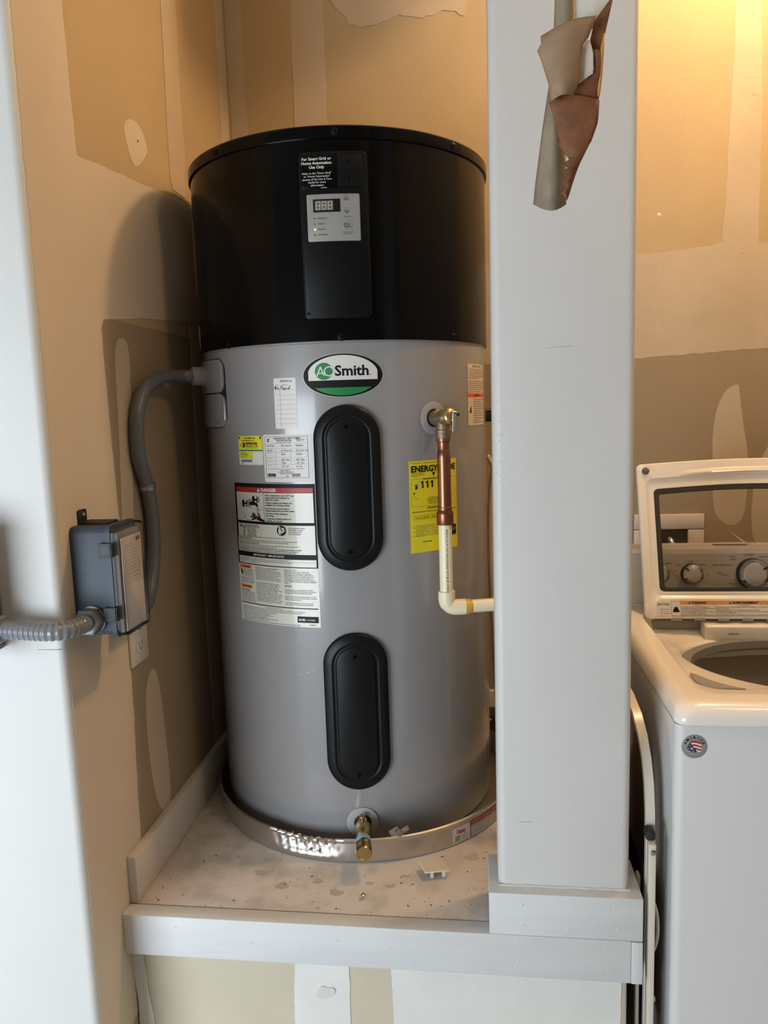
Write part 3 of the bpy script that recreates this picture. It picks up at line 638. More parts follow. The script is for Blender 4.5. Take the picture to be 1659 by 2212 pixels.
# second panel
p.rect(.0065, Y(.1510), W - .0035, Y(.0885), LABC, .0005); p.rect(0, Y(.1790), .0035, Y(.1180), INK, .0003); p.rect(W - .0035, Y(.1790), W, Y(.1180), INK, .0003)
p.rect(0, Y(.1620), W, Y(.1510), INK, .0003); p.rect(0, Y(.1800), W, Y(.1780), INK, .0003)
hdr = ('WATER      TIME TO PRODUCE SERIOUS', 'TEMPERATURE    BURNS ON ADULT SKIN', '160°F      About 1/2 second', '150°F      About 1 1/2 seconds', '140°F      Less than 5 seconds', '130°F      About 30 seconds', '120°F      More than 5 minutes')
for i, t in enumerate(hdr): p.text(t, .012 if i < 2 else .024, Y(.0935 + i * .0036), .0034, INK, None, .02, h=hh)
p.ell(W - .080, Y(.1000), .0115, .0110, INK, hh, 32); p.ell(W - .084, Y(.0940), .0025, .0025, LABC, hh + .0002, 16)
p.poly([(W - .088, Y(.0975)), (W - .083, Y(.0970)), (W - .079, Y(.1015)), (W - .070, Y(.0985)), (W - .072, Y(.1015)), (W - .079, Y(.1055)), (W - .082, Y(.1045)), (W - .082, Y(.1095)), (W - .087, Y(.1065))], LABC, hh + .0002)
p.poly([(W - .081, Y(.0965)), (W - .077, Y(.0930)), (W - .072, Y(.0965)), (W - .076, Y(.1000))], LABC, hh + .0002)
for i, t in enumerate(('See manual for more', 'information about', 'preventing burns', 'from hot water.')): p.text(t, W - .0635, Y(.0955 + i * .0043), .0045, INKS, None, .01, h=hh)
body = ('The time to produce serious burns on the skin of infants, children, and the elderly can be even shorter.', 'Install Thermostatic Mixing Valves', 'Even if you set the water heater thermostat to a low setting, higher temperatures may occur in certain circumstances. Install', 'thermostatic mixing valves (temperature limiting valves) at each point-of-use to reduce the risk of scalding.', 'Requirements when using a supplemental heat source', 'If this unit has been sold for or connected to an Unfired Household Electric Storage Tank Water Heater, provision must be made to', 'limit the water temperature to no more than 160 at the water heater thermostat setting.', 'NOTICE: if this water heater has been connected with supplemental heating equipment, you must adjust both the thermostat controlling', 'the supplemental heat source sensor in the water system and the thermostat on the water heater (behind the access panels) to the', 'same temperature. Failure to adjust both thermostats to the same temperature can create loss of proper temperature control.')
for i, t in enumerate(body): p.text(t, .008, Y(.1180 + i * .0035), .0031, INK, min(W - .014, len(t) * .00128), .02 if i in (1, 4) or i > 6 else .005, h=hh)
p.text('IMPORTANT / IMPORTANTE', .0535, Y(.1588), .0068, LABC, .082, .015, h=hh)
for i, t in enumerate(('See important instructions and safety information. For a free manual, call 1-800-821-2017', 'Lea antes instrucciones completas y advertencias de seguridad. Informacion general, etiqueta en', 'espanol disponible, llame 1-800-821-2017')): p.text(t, .008, Y(.1665 + i * .0042), .0031, INKS, len(t) * .00155, .0, h=hh)
p.rect(.004, Y(.1683), W - .004, Y(.1680), INKG, hh)
# three columns
for y in (.1895, .2340):
    p.rect(.0045, Y(y), .0430, Y(y - .0072), ORANGE, .0005); warn_tri(p, .012, Y(y - .0015), .005, INK, ORANGE); p.text('WARNING', .018, Y(y - .0018), .0045, INK, None, .02, h=hh)
p.poly([(.008, Y(.192)), (.012, Y(.194)), (.014, Y(.200)), (.012, Y(.206)), (.008, Y(.200))], INK, hh); p.line(.006, Y(.191), .012, Y(.197), .0012, INK, hh)
lor = ('Disconnect power supply before', 'working. Replace all parts', 'before restoring power. Turn off', 'electricity at the panel. Failure', 'to do so can result in death or', 'serious injury from shock.')
for i in range(5): p.text(lor[i], .0155, Y(.1935 + i * .0035), .0031, INKS, .034, .01, h=hh)
for i, t in enumerate(('HOME: product may be a hazard if', 'tipped. Strap the water heater', 'where required by local codes', 'Do not store chemicals or flammables')): p.text(t, .0055, Y(.2120 + i * .0035), .0031, INKS, .044, .01, h=hh)
p.text('Protect against leaks', .0055, Y(.2395), .0036, INK, None, .03, h=hh)
for i in range(7): p.text(('Place unit where leakage will not', 'cause damage to adjacent area.', 'All units leak. A suitable drain', 'pan must be installed under the', 'heater with adequate drain line', 'to an open indirect drain and a', 'leak detector shall be fitted.')[i], .0055, Y(.2435 + i * .0035), .0031, INKS, .046, .01, h=hh)
mid = ('Installation can not damage the adjacent', 'area, lower floors, the structure, or', 'furnishings. All water heaters eventually leak.', 'This is the normal corrosive action of water.', 'Fluctuating pressure, loose fittings, may cause', 'premature failure including those from', 'improper installation may cause tank failure', 'of the tank and is not covered by warranty.', '', 'To minimize potential damage from leaks:', 'Inspect and maintain your water heater in', 'accordance with the instruction manual.', 'Install an automatic leak detection and', 'shutoff device, and install a suitable drain', 'pan under the water heater. The drain', 'piping or alternate methods may require some', 'or all of these items. The drain pan must be', 'at least two inches greater than the diameter of', 'the water heater and must be routed to an', 'adequate drain. Install the drain pan so that', 'the water level would be limited to a maximum')
for i, t in enumerate(mid): p.text(t, .0565, Y(.1860 + i * .0037), .0033, INKS, min(.069, len(t) * .00158) if t else None, .012, h=hh)
rt = ('depth of 1-3/4 in.', 'Inspect the water heater, drain pan,', 'valves, and surrounding area regularly.', 'Immediately shut the water heater off and', 'have it inspected by a qualified person if', 'you find that the wiring, thermostats, or', 'surrounding insulation have been exposed to', 'water. If leaks are found, contact a qualified', 'person.', '', 'NOTICE', '', 'The tank must be completely full of water', 'before restoring electrical power to prevent', 'damage to the tank and heating element.', '', 'Open a hot water tap and let water run full', 'jug of air is removed, at least three minutes', 'before turning on power.', '', 'See "T&P" replacement and connecting "B"', 'and "section" of the instruction manual.')
for i, t in enumerate(rt): p.text(t, .1340, Y(.1860 + i * .0036), .0045 if t == 'NOTICE' else .0032, INK if t == 'NOTICE' else INKS, (min(.074, len(t) * .00162) if t and t != 'NOTICE' else None), .012, h=hh)
p.rect(.004, Y(.2690), W - .004, Y(.2672), INK, hh)
bt = ('State and performance information', 'California earthquake instructions. This water heater must be braced, anchored, or strapped to avoid falling or moving during an', 'earthquake. See instruction for correct procedures. Instructions may be obtained from your local dealer, wholesaler, public', 'utility or California Office of the State Architect http://www.dsa.dgs.ca.gov', 'In Washington. Contact Labor and Industries 1-800 www.lni.wa.gov', 'In Oregon. Contact Oregon Manufacturer association www.bcd.state.or.us', 'This water heater meets or exceeds the following standards:', '* Complies with the energy efficiency of ASHRAE/IES 90.1, and HUD requirements.', '* Residential Storage Tank Standard UL 174, CSA C22.2 No. 110', '* Current federal minimum energy requirements, according to the National Appliance Energy Conservation Act (NAECA 1992)')
for i, t in enumerate(bt): p.text(t, .006 if i else .080, Y(.2735 + i * .0037), .0031, INKS, min(W - .012, len(t) * .00135) if i else None, .012, h=hh)
p.rect(W - .052, Y(.2990), W - .004, Y(.2855), INK, .0006); p.text('AHRI', W - .0495, Y(.2952), .0072, LABC, None, .02, h=hh); p.text('CERTIFIED', W - .031, Y(.2945), .0042, LABC, None, 0, h=hh)
p.text('100300916', W - .026, Y(.3052), .0036, INKS, None, .01, h=hh)
p.build('printing', o)

# energy guide
o, p, W, H = label('energy_label', wh, 31.0, 53.0, 1.120 + DZ, 1.3175 + DZ, YEL, r=.0005, lab='bright yellow energy guide label')
p.text('U.S. Government', .005, H - .0058, .0035, INK, None, 0); p.text('Federal law prohibits removal of this label', .035, H - .0058, .0033, INK, .075, 0)
p.text('ENERGYGUIDE', .0045, H - .0235, .0185, INK, W - .010, .03)
for i, t in enumerate(('Water Heater - Electric', 'Capacity (first hour): 81 gal', 'A. O. Smith')): p.text(t, .005, H - .0275 - i * .0032, .0030, INKS, None, .01)
p.poly([(.058, H - .026), (.066, H - .026), (.062, H - .035)], INK)
p.outline(.0045, H - .098, W - .0045, H - .0385, .0004, INKS)
p.text('Estimated Yearly Energy Cost', W / 2, H - .0405, .0052, INK, None, .02, 'CENTER'); p.text('$', .013, H - .0590, .0130, INK, None, .03)
for i in range(3):
    x = .031 + i * .0125; p.rect(x, H - .0585, x + .0038, H - .0435, INK); p.poly([(x, H - .0435), (x - .0034, H - .0465), (x - .0034, H - .0485), (x, H - .0468)], INK)
for (a, b, c, d) in ((.010, .0675, .010, .0765), (.010, .0765, W - .010, .0765), (W - .010, .0765, W - .010, .0675)): p.line(a, H - b, c, H - d, .0005, INK)
p.poly([(.010, H - .0675), (.014, H - .0675), (.010, H - .0725)], INK)
p.text('$ 100', .0115, H - .0815, .0032, INK); p.text('$ 600', W - .020, H - .0815, .0032, INK)
for i, t in enumerate(('Cost Range of Similar Models', 'The estimated energy cost of this', 'model was not available at the', 'time the range was published.')): p.text(t, W / 2, H - .0815 - i * .0040, .0034, INK, None, .015, 'CENTER')
p.text('First Hour Rating', W * .48, H - .1035, .0056, INK, None, .03, 'CENTER'); p.text('(How much hot water you get in the first hour of use)', .005, H - .1105, .0045, INK, W - .010, .01)
p.outline(.0095, H - .1255, W - .010, H - .117, .0004, INK); p.text('very small   low   medium   high', .0135, H - .1230, .0042, INK, W - .025, .01); p.rect(.036, H - .1255, .0364, H - .117, INK); p.rect(.068, H - .1255, .0684, H - .117, INK)
for i, t in enumerate(('Your cost will depend on your utility rates and use.', 'Cost range based only on standard models with a', 'capacity (first hour rating) of 75 gallons and up.', 'Estimated energy cost based on national average', 'electricity cost of 12 cents per kWh and use.', 'Estimated yearly energy use: 923 kWh')):
    p.text(t, .013, H - .1400 - i * .0044, .0034, INKS, W - .030, .01)
    if i in (0, 1, 3, 5): p.ell(.0095, H - .1390 - i * .0044, .0009, .0009, INK, .0006, 10)
p.text('ftc.gov/energy', .030, H - .1755, .0040, INK, None, .02)
p.rect(W - .020, H - .1680, W - .0045, H - .1460, INK, .0003); p.ring(W - .0125, H - .1580, .0062, .0006, YEL, .0006, 24, 10, 170); p.line(W - .0185, H - .1590, W - .0085, H - .1555, .0012, YEL, .0006); p.rect(W - .020, H - .1700, W - .0045, H - .1690, INK, .0003)
p.build('printing', o)

# cream warning sticker at the right
o, p, W, H = label('spider_sticker', wh, 61.5, 79.0, 1.385 + DZ, 1.525 + DZ, mat('label_warm', (.60, .52, .42), .45), r=.003, lab='narrow cream sticker with an orange band')
p.outline(.0005, .0005, W - .0005, H - .0005, .0006, INKS, .0002)
p.text('IMPORTANT NOTICE', W / 2, H - .0085, .0055, INKS, None, .01, 'CENTER')
for i in range(5): p.text('To avoid water damage and scalding read all of the', .004, H - .0145 - i * .0048, .0036, INKS, W - .010 - (.03 if i == 4 else 0), .015)
for i in range(8): p.text('After the unit is installed turn on the power and check', .004, H - .0405 - i * .0046, .0036, INKS, W - .010 - (.02 if i == 5 else 0), .015) if i != 6 else None
p.rect(.001, .064, W - .001, .074, ORANGE, .0003); warn_tri(p, .030, .0665, .0055, INK, ORANGE); p.text('WARNING', .037, .0665, .006, INK, None, .02)
p.rect(.026, .002, .0264, .064, INKS); p.poly([(.010, .036), (.014, .045), (.012, .037), (.018, .046), (.016, .034), (.020, .028), (.015, .031), (.012, .026), (.012, .032), (.007, .030)], INK)
for i in range(11): p.text('Electrical shock hazard', .030, .0585 - i * .0052, .0038, INKS, (W - .036) * (.7 if i in (1, 5, 9) else 1), .015)
p.build('printing', o)

def stadium_cover(parent, azc, z0, z1, W, R, steps, m, lab):
    """oblong cap with round ends on the tank, with columns across so that it follows the curve"""
    H = z1 - z0; N = 24
    def loop(ins, hh):
        r = W / 2 - ins; o = []
        for k in range(N + 1): a = PI * k / N; o.append((r * math.cos(a), H / 2 - W / 2 + r * math.sin(a), hh))
        for k in range(N + 1): a = PI + PI * k / N; o.append((r * math.cos(a), -(H / 2 - W / 2) + r * math.sin(a), hh))
        return o
    V = []; F = []; L = [loop(*s) for s in steps]; nn = 2 * (N + 1)
    for lp in L:
        for x, y, hh in lp:
            a = R_(azc) + x / R; V.append((HX + (R + hh) * math.sin(a), HY - (R + hh) * math.cos(a), (z0 + z1) / 2 + y))
    for i in range(len(L) - 1):
        for k in range(nn):
            k2 = (k + 1) % nn; F.append((i * nn + k, i * nn + k2, (i + 1) * nn + k2, (i + 1) * nn + k))
    b = (len(L) - 1) * nn
    for k in range(N): F.append((b + k, b + k + 1, b + nn - 2 - k, b + nn - 1 - k))
    o = mesh('element_cover', V, F, m, parent, 50); o['label'] = lab; return o
ST = [(0, 0), (0, .006), (.0015, .0095), (.004, .011), (.017, .0150), (.0195, .0152), (.0205, .0140), (.0225, .0125), (.0265, .0125), (.028, .0140), (.030, .0155), (.032, .0160)]
c1 = stadium_cover(wh, 9.1, 1.0945 + DZ, 1.4405 + DZ, .137, HR, ST, BLKM, 'upper black oblong cover')
for z in (1.476, 1.216): screw(8.9, z, .0155, c1, BLACK, HR, .0042)
c2 = stadium_cover(wh, 9.15, .6065 + DZ, .9585 + DZ, .137, HR, ST, BLKM, 'lower black oblong cover')
for z in (.990, .724): screw(8.9, z, .0155, c2, BLACK, HR, .0042)
f = cylmap(9.4, .56 + DZ); V = [f(-.0012, .046, .0003), f(.0012, .046, .0003), f(.001, 0.005, .0003), f(-.001, .005, .0003)]
mesh('rust_streak', V, [(0, 3, 2, 1)], mat('rust', (.36, .24, .12), .7), wh, None)

for (a0_, z_, da, dz_) in ((-10.5, .865, 3.2, .004), (-7.5, .872, 2.0, .003), (-13, .862, 1.6, .002), (-9.0, .878, 1.0, .002)):
    V = [f_(0, 0, .0002) for f_ in (cylmap(a0_, z_ + DZ), cylmap(a0_ + da, z_ + dz_ + DZ), cylmap(a0_ + da * .8, z_ + dz_ + .0018 + DZ), cylmap(a0_ + da * .2, z_ + .0015 + DZ))]
    mesh('scuff', V, [(0, 1, 2, 3)], mat('scuff_light', (.36, .37, .40), .5), wh, None)
# wiring cover on the left, in two halves, with its conduit hub
jc = curved_plate('wiring_cover', wh, -67.25, -40.6, 1.3982 + DZ, 1.5512 + DZ, HR, .004, DARK, .030, .001, [(0, 0), (0, .0012), (.0015, .0015)], 'grey wiring cover')
j1 = curved_plate('wiring_cover_panel', jc, -67, -41.2, 1.4765 + DZ, 1.549 + DZ, HR, .012, GREY, .022, .002, [(0, 0), (0, .006), (.0015, .0078)])
j2 = curved_plate('wiring_cover_panel', jc, -67, -40.8, 1.4 + DZ, 1.4745 + DZ, HR, .012, GREY, .024, .002, [(0, 0), (0, .005), (.0015, .0065)])
for az, z in ((-42.2, 1.515), (-46.0, 1.405)): screw(az, z + DZ, .0065, jc, STEEL, HR, .0026)
HUBA = -55.5; hz = 1.516 + DZ
lathe('conduit_hub', surf(HUBA, hz, .007), out(HUBA), [(.0245, 0), (.0245, .002), (.021, .003), (.021, .030), (.019, .034), (.0165, .035)], GREYD, wh, 28)

# relief valve on the right
VA = 41.9; vz = 1.407 + DZ
fl = lathe('flange_ring', surf(VA, vz, .0003), out(VA), [(.0345, 0), (.0345, .0018), (.0325, .0026), (.0195, .0026), (.0195, .0005)], mat('flange_grey', (.34, .34, .345), .4), wh, 48, cap=False)
lathe('port_hole', surf(VA, vz, .0004), out(VA), [(.0195, 0), (.0195, .0006)], DARK, fl, 32)
rv = lathe('relief_valve', surf(VA, vz, -.003), out(VA), [(.0145, 0), (.0145, .012), (.017, .013), (.0175, .022), (.014, .024), (.0135, .030), (.0165, .031), (.0175, .035), (.0175, .047), (.015, .050)], BRASSD, wh, 24)
rv['label'] = 'cast brass relief valve'
vc = Vector(surf(VA, vz, .0325))
lathe('valve_outlet', vc + Vector((0, 0, -.006)), (0, 0, -1), [(.0150, 0), (.0150, .018), (.0165, .020), (.0165, .036)], BRASSD, rv, 24)
lathe('valve_bonnet', vc + Vector((0, 0, 0)) + Vector(out(VA)) * .010, Vector(out(VA)) + Vector((.25, -.1, .25)), [(.0175, 0), (.0185, .006), (.0185, .014), (.016, .019), (.011, .022), (.004, .0235)], BRASS, rv, 28)
tip = vc + Vector(out(VA)) * .036 + Vector((.001, 0, .006))
lv = bmbox(-.0045, .0045, -.0015, .0015, -.036, .006, .0008, 1)
bmbox(-.0055, .0055, -.0015, .010, .001, .0065, .0008, 1, lv); bmbox(-.0055, -.0035, 0, .010, -.006, .004, .0004, 1, lv); bmbox(.0035, .0055, 0, .010, -.006, .004, .0004, 1, lv)
bmesh.ops.transform(lv, matrix=Matrix.Translation(tip) @ Matrix.Rotation(R_(38), 4, 'Z') @ Matrix.Rotation(R_(4), 4, 'X'), verts=lv.verts)
o = frombm('test_lever', lv, CHROME, rv); o['label'] = 'chrome test lever'
lathe('lever_pin', tip + Vector((-.007, .004, 0)), (1, .3, 0), [(.002, 0), (.002, .014), (.0035, .0145), (.0035, .017)], DARK, rv, 10)
# drain valve at the bottom
DA = 9.6; dz = .5265 + DZ
fl2 = lathe('flange_ring', surf(DA, dz, .0003), out(DA), [(.0350, 0), (.0350, .0018), (.033, .0026), (.0190, .0026), (.0190, .0005)], MATS['flange_grey'], wh, 48, cap=False)
lathe('port_hole', surf(DA, dz, .0004), out(DA), [(.0195, 0), (.0195, .0006)], DARK, fl2, 32)
dv = lathe('drain_valve', surf(DA, dz, -.003), out(DA), [(.0135, 0), (.0135, .022), (.0175, .025), (.0185, .036), (.0185, .052), (.0165, .060), (.0150, .066), (.0150, .076)], BRASS, wh, 24)
dv['label'] = 'brass drain valve'
lathe('valve_sleeve', surf(DA, dz - .001, .070), out(DA), [(.0152, 0), (.0162, .001), (.0162, .012), (.0152, .013)], BLUE, dv, 24)
lathe('valve_cap', surf(DA, dz - .002, .084), Vector(out(DA)) + Vector((0, 0, -.06)), [(.0160, 0), (.0168, .001), (.0168, .008), (.0158, .010), (.0158, .013), (.0174, .015), (.0174, .030), (.0160, .033), (.0135, .0330), (.0125, .0315), (.001, .0315)], BRASS, dv, 32)
lathe('valve_stem', Vector(surf(DA, dz, .014)) + Vector((0, 0, .010)), (0, -.25, 1), [(.009, 0), (.009, .006), (.0055, .007), (.0055, .012), (.007, .0125), (.006, .016)], BRASS, dv, 18)

# side port with black elastomer sleeve, right of the tank, and flexible line behind
sp = lathe('side_port', (HX + .325, HY + .115, 1.485), (1, -.02, 0), [(.017, 0), (.017, .035), (.0205, .036), (.0205, .062)], DARK, wh, 24); sp['label'] = 'black sleeve with chrome collar'
lathe('port_collar', (HX + .325 + .034, HY + .115, 1.485 + .012), (0, 0, 1), [(.019, 0), (.019, .004)], CHROME, sp, 20)
lathe('side_vent_label', surf(-80, 1.83, .0), out(-80), [(.001, 0), (.001, .001)], LAB, sh, 6)
curved_plate('side_label', sh, -86, -72.5, 1.785, 1.96, BR_, .001, LABS, .004, .0004)
curved_plate('side_label', sh, -80, -67.5, 1.665, 1.715, BR_, .001, LABS, .003, .0004)
tube('condensate_hose', catmull([(HX + HR + .004, HY + .20, 1.375), (HX + HR + .022, HY + .20, 1.34), (HX + HR + .014, HY + .21, 1.28), (HX + HR + .010, HY + .22, 1.1), (HX + HR + .016, HY + .22, .9), (HX + HR + .03, HY + .22, ZS + .03)], 10), .008, mat('clear_hose', (.50, .42, .30), .25, coat=.5), wh, 12, lambda L: .0075 + .0012 * math.sin(L * 320))

# copper and cream plastic discharge pipe
px_, py_ = vc.x, vc.y
top_z = vc.z - .040
dp = empty('discharge_pipe', (px_, py_, top_z)); tag(dp, 'copper and cream plastic discharge pipe running down from the relief valve', 'pipe')
def P2(z): return (px_, py_, z)
T0 = top_z
o = lathe('thread_seal', P2(T0 + .003), (0, 0, -1), [(.0125, 0), (.0135, .001), (.0132, .006), (.012, .007)], TAPE, dp, 24)
lathe('copper_adapter', P2(T0 - .002), (0, 0, -1), [(.0125, 0), (.0145, .001), (.0148, .008), (.0122, .0095), (.0120, .026), (.0125, .028)], COPPER, dp, 32)
lathe('copper_pipe', P2(T0 - .024), (0, 0, -1), [(.0105, 0), (.0118, .002), (.0140, .014), (.0142, .018), (.0142, .120), (.0142, .126)], COPPER, dp, 32)
lathe('copper_coupling', P2(T0 - .148), (0, 0, -1), [(.0145, 0), (.0152, .001), (.0148, .006), (.0155, .009), (.0178, .013), (.0180, .016), (.0180, .037), (.0172, .0385), (.0150, .0385)], COPPD, dp, 32)
zb_ = 1.0785
pp = lathe('plastic_pipe', P2(T0 - .180), (0, 0, -1), [(.0142, 0), (.0142, (T0 - .180) - (zb_ + .027))], CPVC, dp, 32)
# elbow: bend of larger bore
er = .0182; path = [(px_, py_, zb_ + .036), (px_, py_, zb_ + .016)] + [(px_ + .018 - .018 * math.cos(R_(a)), py_ + .002 * a / 90, zb_ + .018 - .018 * math.sin(R_(a))) for a in range(15, 91, 15)] + [(px_ + .040, py_ + .006, zb_)]
el = tube('elbow', path, er, CPVC, dp, 32, lambda L: er if L < .03 else er - .001)
ha = Vector((px_ + .036, py_ + .005, zb_)); hb = Vector((.175, py_ + .062, zb_)); hd = (hb - ha).normalized()
tube('plastic_pipe', [ha, hb], .0142, CPVC, dp, 28)
tube('elbow', [hb - hd * .03, hb - hd * .004, hb + Vector((.010, .002, -.004)), hb + Vector((.014, .003, -.016)), hb + Vector((.014, .003, -.045))], er, CPVC, dp, 24)
lathe('plastic_pipe', hb + Vector((.014, .003, -.04)), (0, 0, -1), [(.0142, 0), (.0142, zb_ - .04 - ZS - .03)], CPVC, dp, 28)
lathe('cement_smear', ha + hd * .003, hd, [(.0180, 0), (.0172, .003), (.0165, .008), (.0150, .014), (.0143, .0155)], GLUE, dp, 24, cap=False)
V = []
def pm(x, y, h):                                   # print runs down the pipe, seen from the front right
    a = R_(16) + y / .0142; return (px_ + (.0142 + h) * math.sin(a), py_ - (.0142 + h) * math.cos(a), T0 - .196 - x)
p = Print(pm); p.text('MADE IN U.S.A. 3/4" CPVC 4120 FLOWGUARD 100 PSI @ 180F  ASTM D2846 NSF', 0, -.0022, .0056, mat('pipe_print', (.10, .05, .02), .6), .150, .02, h=.0003); p.build('printing', pp)

# flexible conduit from the wiring cover to the enclosure on the left wall
hub = Vector(surf(HUBA, hz, .036)); hd = Vector(out(HUBA))
cf = empty('flexible_conduit', hub); tag(cf, 'smooth grey flexible conduit arching from the heater down the left wall', 'conduit')
path = catmull([hub - hd * .004, hub + hd * .03, (-.672, .30, 1.594), (-.682, .235, 1.572), (-.688, .200, 1.53), (-.690, .188, 1.482), (-.6905, .190, 1.425), (-.6905, .218, 1.365), (-.6905, .233, 1.294), (-.6905, .225, 1.215), (-.688, .185, 1.14), (-.680, .12, 1.12), (-.672, .048, 1.13)], 8)
tube('tubing', path, .0145, COND, cf, 20)
cl = lathe('clamp', (-.6905, .219, 1.371), (0, .12, -1), [(.0152, 0), (.0166, .001), (.0166, .014), (.0152, .015)], STEEL, cf, 24)
lathe('clamp_screw', (-.6905 + .014, .212, 1.365), (.3, -1, 0), [(.004, 0), (.004, .007)], STEEL, cl, 10)
p = Print(lambda x, y, h: (-.6905 + (.0146 + h) * math.cos(y / .0146 - .2), .225 + .008 * math.sin((x) * 14) - x * .05 + (.0146 + h) * math.sin(y / .0146 - .2), 1.235 - x))
o = bpy.data.objects['tubing']; p.text('LIQUIDTIGHT 3/4', 0, .001, .006, INKG, .07, .02, h=.0004); p.build('printing', o)

# ------------------------------------------------------------------ timer enclosure on the left wall
EY0, EY1, EZ0, EZ1 = -.072, .022, 1.128, 1.322; EX0 = XL + .0012; EX1 = -.640; EX2 = -.612
te = empty('timer_enclosure', (EX0, (EY0 + EY1) / 2, EZ0)); tag(te, 'blue-grey wall enclosure with clear cover and white card, on the left wall', 'electrical box')
b = bmesh.new(); bmbox(EX0, EX1, EY0, EY1, EZ0, EZ1, .012, 3, b, 0); frombm('enclosure_body', b, BOXG, te)
b = bmesh.new(); bmbox(EX1, EX1 + .008, EY0 - .003, EY1 + .003, EZ0 - .003, EZ1 + .003, .012, 3, b, 0); frombm('gasket_rim', b, BOXG, te)
# clear cover: shell of five walls
def shell(x0, x1, y0, y1, z0, z1, r, t, m, name, parent):
    def lp(x, ins, k=5):
        o = []; rr = r - ins * .6; yy0, yy1, zz0, zz1 = y0 + ins, y1 - ins, z0 + ins, z1 - ins
        for cy, cz, a0 in ((yy1 - rr, zz1 - rr, 0), (yy0 + rr, zz1 - rr, 90), (yy0 + rr, zz0 + rr, 180), (yy1 - rr, zz0 + rr, 270)):
            for i in range(k + 1): a = R_(a0 + 90 * i / k); o.append((x, cy + rr * math.cos(a), cz + rr * math.sin(a)))
        return o
    L = [lp(x0, 0), lp(x1 - .004, .001), lp(x1 - .001, .003), lp(x1, .006)]; V = sum(L, []); n = len(L[0]); F = []
    for i in range(len(L) - 1):
        for k in range(n): F.append((i * n + k, i * n + (k + 1) % n, (i + 1) * n + (k + 1) % n, (i + 1) * n + k))
    F.append(tuple(range((len(L) - 1) * n, len(L) * n))); return mesh(name, V, F, m, parent, 40)
GC = glass_mat('smoky_clear_plastic', (.93, .92, .91), .30, .15)
cv = shell(EX1 + .008, EX2, EY0 - .001, EY1 + .001, EZ0 - .001, EZ1 + .001, .012, .002, GC, 'clear_cover', te); cv['label'] = 'smoky clear plastic cover'
cdk = bmbox(EX2 - .0075, EX2 - .0065, EY0 + .010, EY1 - .006, EZ0 + .006, EZ1 - .022, 0); o = frombm('instruction_card', cdk, CARD, te); o['label'] = 'white card behind the clear cover'
p = Print(lambda x, y, h: (EX2 - .0063 + h, EY0 + .012 + x, EZ0 + .008 + y))
p.rect(0, .0, .074, .078, mat('card_low', (.72, .66, .60), .6), .0002); p.bars(.055, .152, .070, .159, INKS, 9); p.rect(.044, .158, .052, .1585, INKG); p.rect(.044, .153, .052, .1535, INKG)
for i in range(9): p.rect(.012, .145 - i * .006, .062, .1455 - i * .006, INKG, .0001)
p.outline(.010, .096, .064, .150, .0004, INKG); p.rect(.008, .090, .060, .0906, INKG)
p.build('printing', o)
box('dial_mount', EX1, EX2 - .010, EY0 + .006, EY1 - .004, EZ0 + .004, EZ1 - .012, mat('inner_dark', (.22, .20, .18), .6), te, .003)
for z in (EZ1 - .052, EZ0 + .028):
    b = bmesh.new(); bmbox(EX1 - .012, EX1 + .013, EY0 - .0085, EY0 - .0035, z, z + .025, .0015, 2, b); bmbox(EX1 + .009, EX1 + .013, EY0 - .0085, EY0 + .002, z, z + .025, .0012, 2, b)
    frombm('latch', b, CHROME if False else mat('latch_grey', (.05, .056, .062), .5, spec=.3), te)
b = bmesh.new(); bmbox(EX0, EX0 + .0035, EY0 + .032, EY0 + .060, EZ1 - .002, EZ1 + .026, .003, 2, b); bmbox(EX0, EX1 - .012, EY0 + .034, EY0 + .075, EZ1, EZ1 + .004, .001, 1, b)
br = frombm('mounting_bracket', b, DARK, te); lathe('bracket_screw', (EX0 + .0035, EY0 + .048, EZ1 + .016), (1, 0, 0), [(.0045, 0), (.0045, .001), (.002, .0025)], STEEL, br, 14)
# hexagonal connector and ribbed conduit round the wall corner
cn = empty('ribbed_conduit', (-.676, EY0, 1.158)); tag(cn, 'short light grey ribbed conduit bending round the left wall corner', 'conduit')
lathe('hex_nut', (-.676, EY0 - .0012, 1.158), (-.05, -1, 0), [(.0255, 0), (.0255, .003), (.0225, .0035)], COND, cn, 24)
b = lathe('hex_nut', (-.676, EY0 - .005, 1.158), (-.06, -1, 0), [(.0235, 0), (.0250, .002), (.0250, .018), (.0215, .020)], COND, cn, 6, sharp=20)
path = resample(catmull([(-.6765, EY0 - .022, 1.158), (-.679, -.118, 1.159), (-.688, -.142, 1.1595), (-.706, -.154, 1.160), (-.735, -.157, 1.162), (-.792, -.160, 1.166)], 14), .0011)
tube('ribbed_tube', path, .0145, CONDL, cn, 22, lambda L: .0152 + .0008 * math.cos(L * 2 * PI / .0088) * (1 if L > .02 else .3), 60)
lathe('hex_nut', (-.788, -.1598, 1.1658), (-1, -.03, .03), [(.0225, 0), (.0250, .002), (.0250, .016), (.021, .018)], CONDL, cn, 6, sharp=20)
# disconnect box at the frame's left edge
db = empty('disconnect_box', (-.88, YF, 1.10)); tag(db, 'dark grey metal box at the left edge on the white wall', 'electrical box')
b = bmbox(-.93, -.8135, YF - .088, YF - .0012, 1.122, 1.335, .004, 2); frombm('box_body', b, DISG, db)
b = bmbox(-.935, -.8085, YF - .096, YF - .088, 1.118, 1.339, .003, 2); frombm('box_door', b, DISG, db)
lathe('hasp', (-.811, YF - .07, 1.112), (1, 0, 0), [(.006, 0), (.006, .003), (.003, .003), (.003, 0)], STEEL, db, 14)
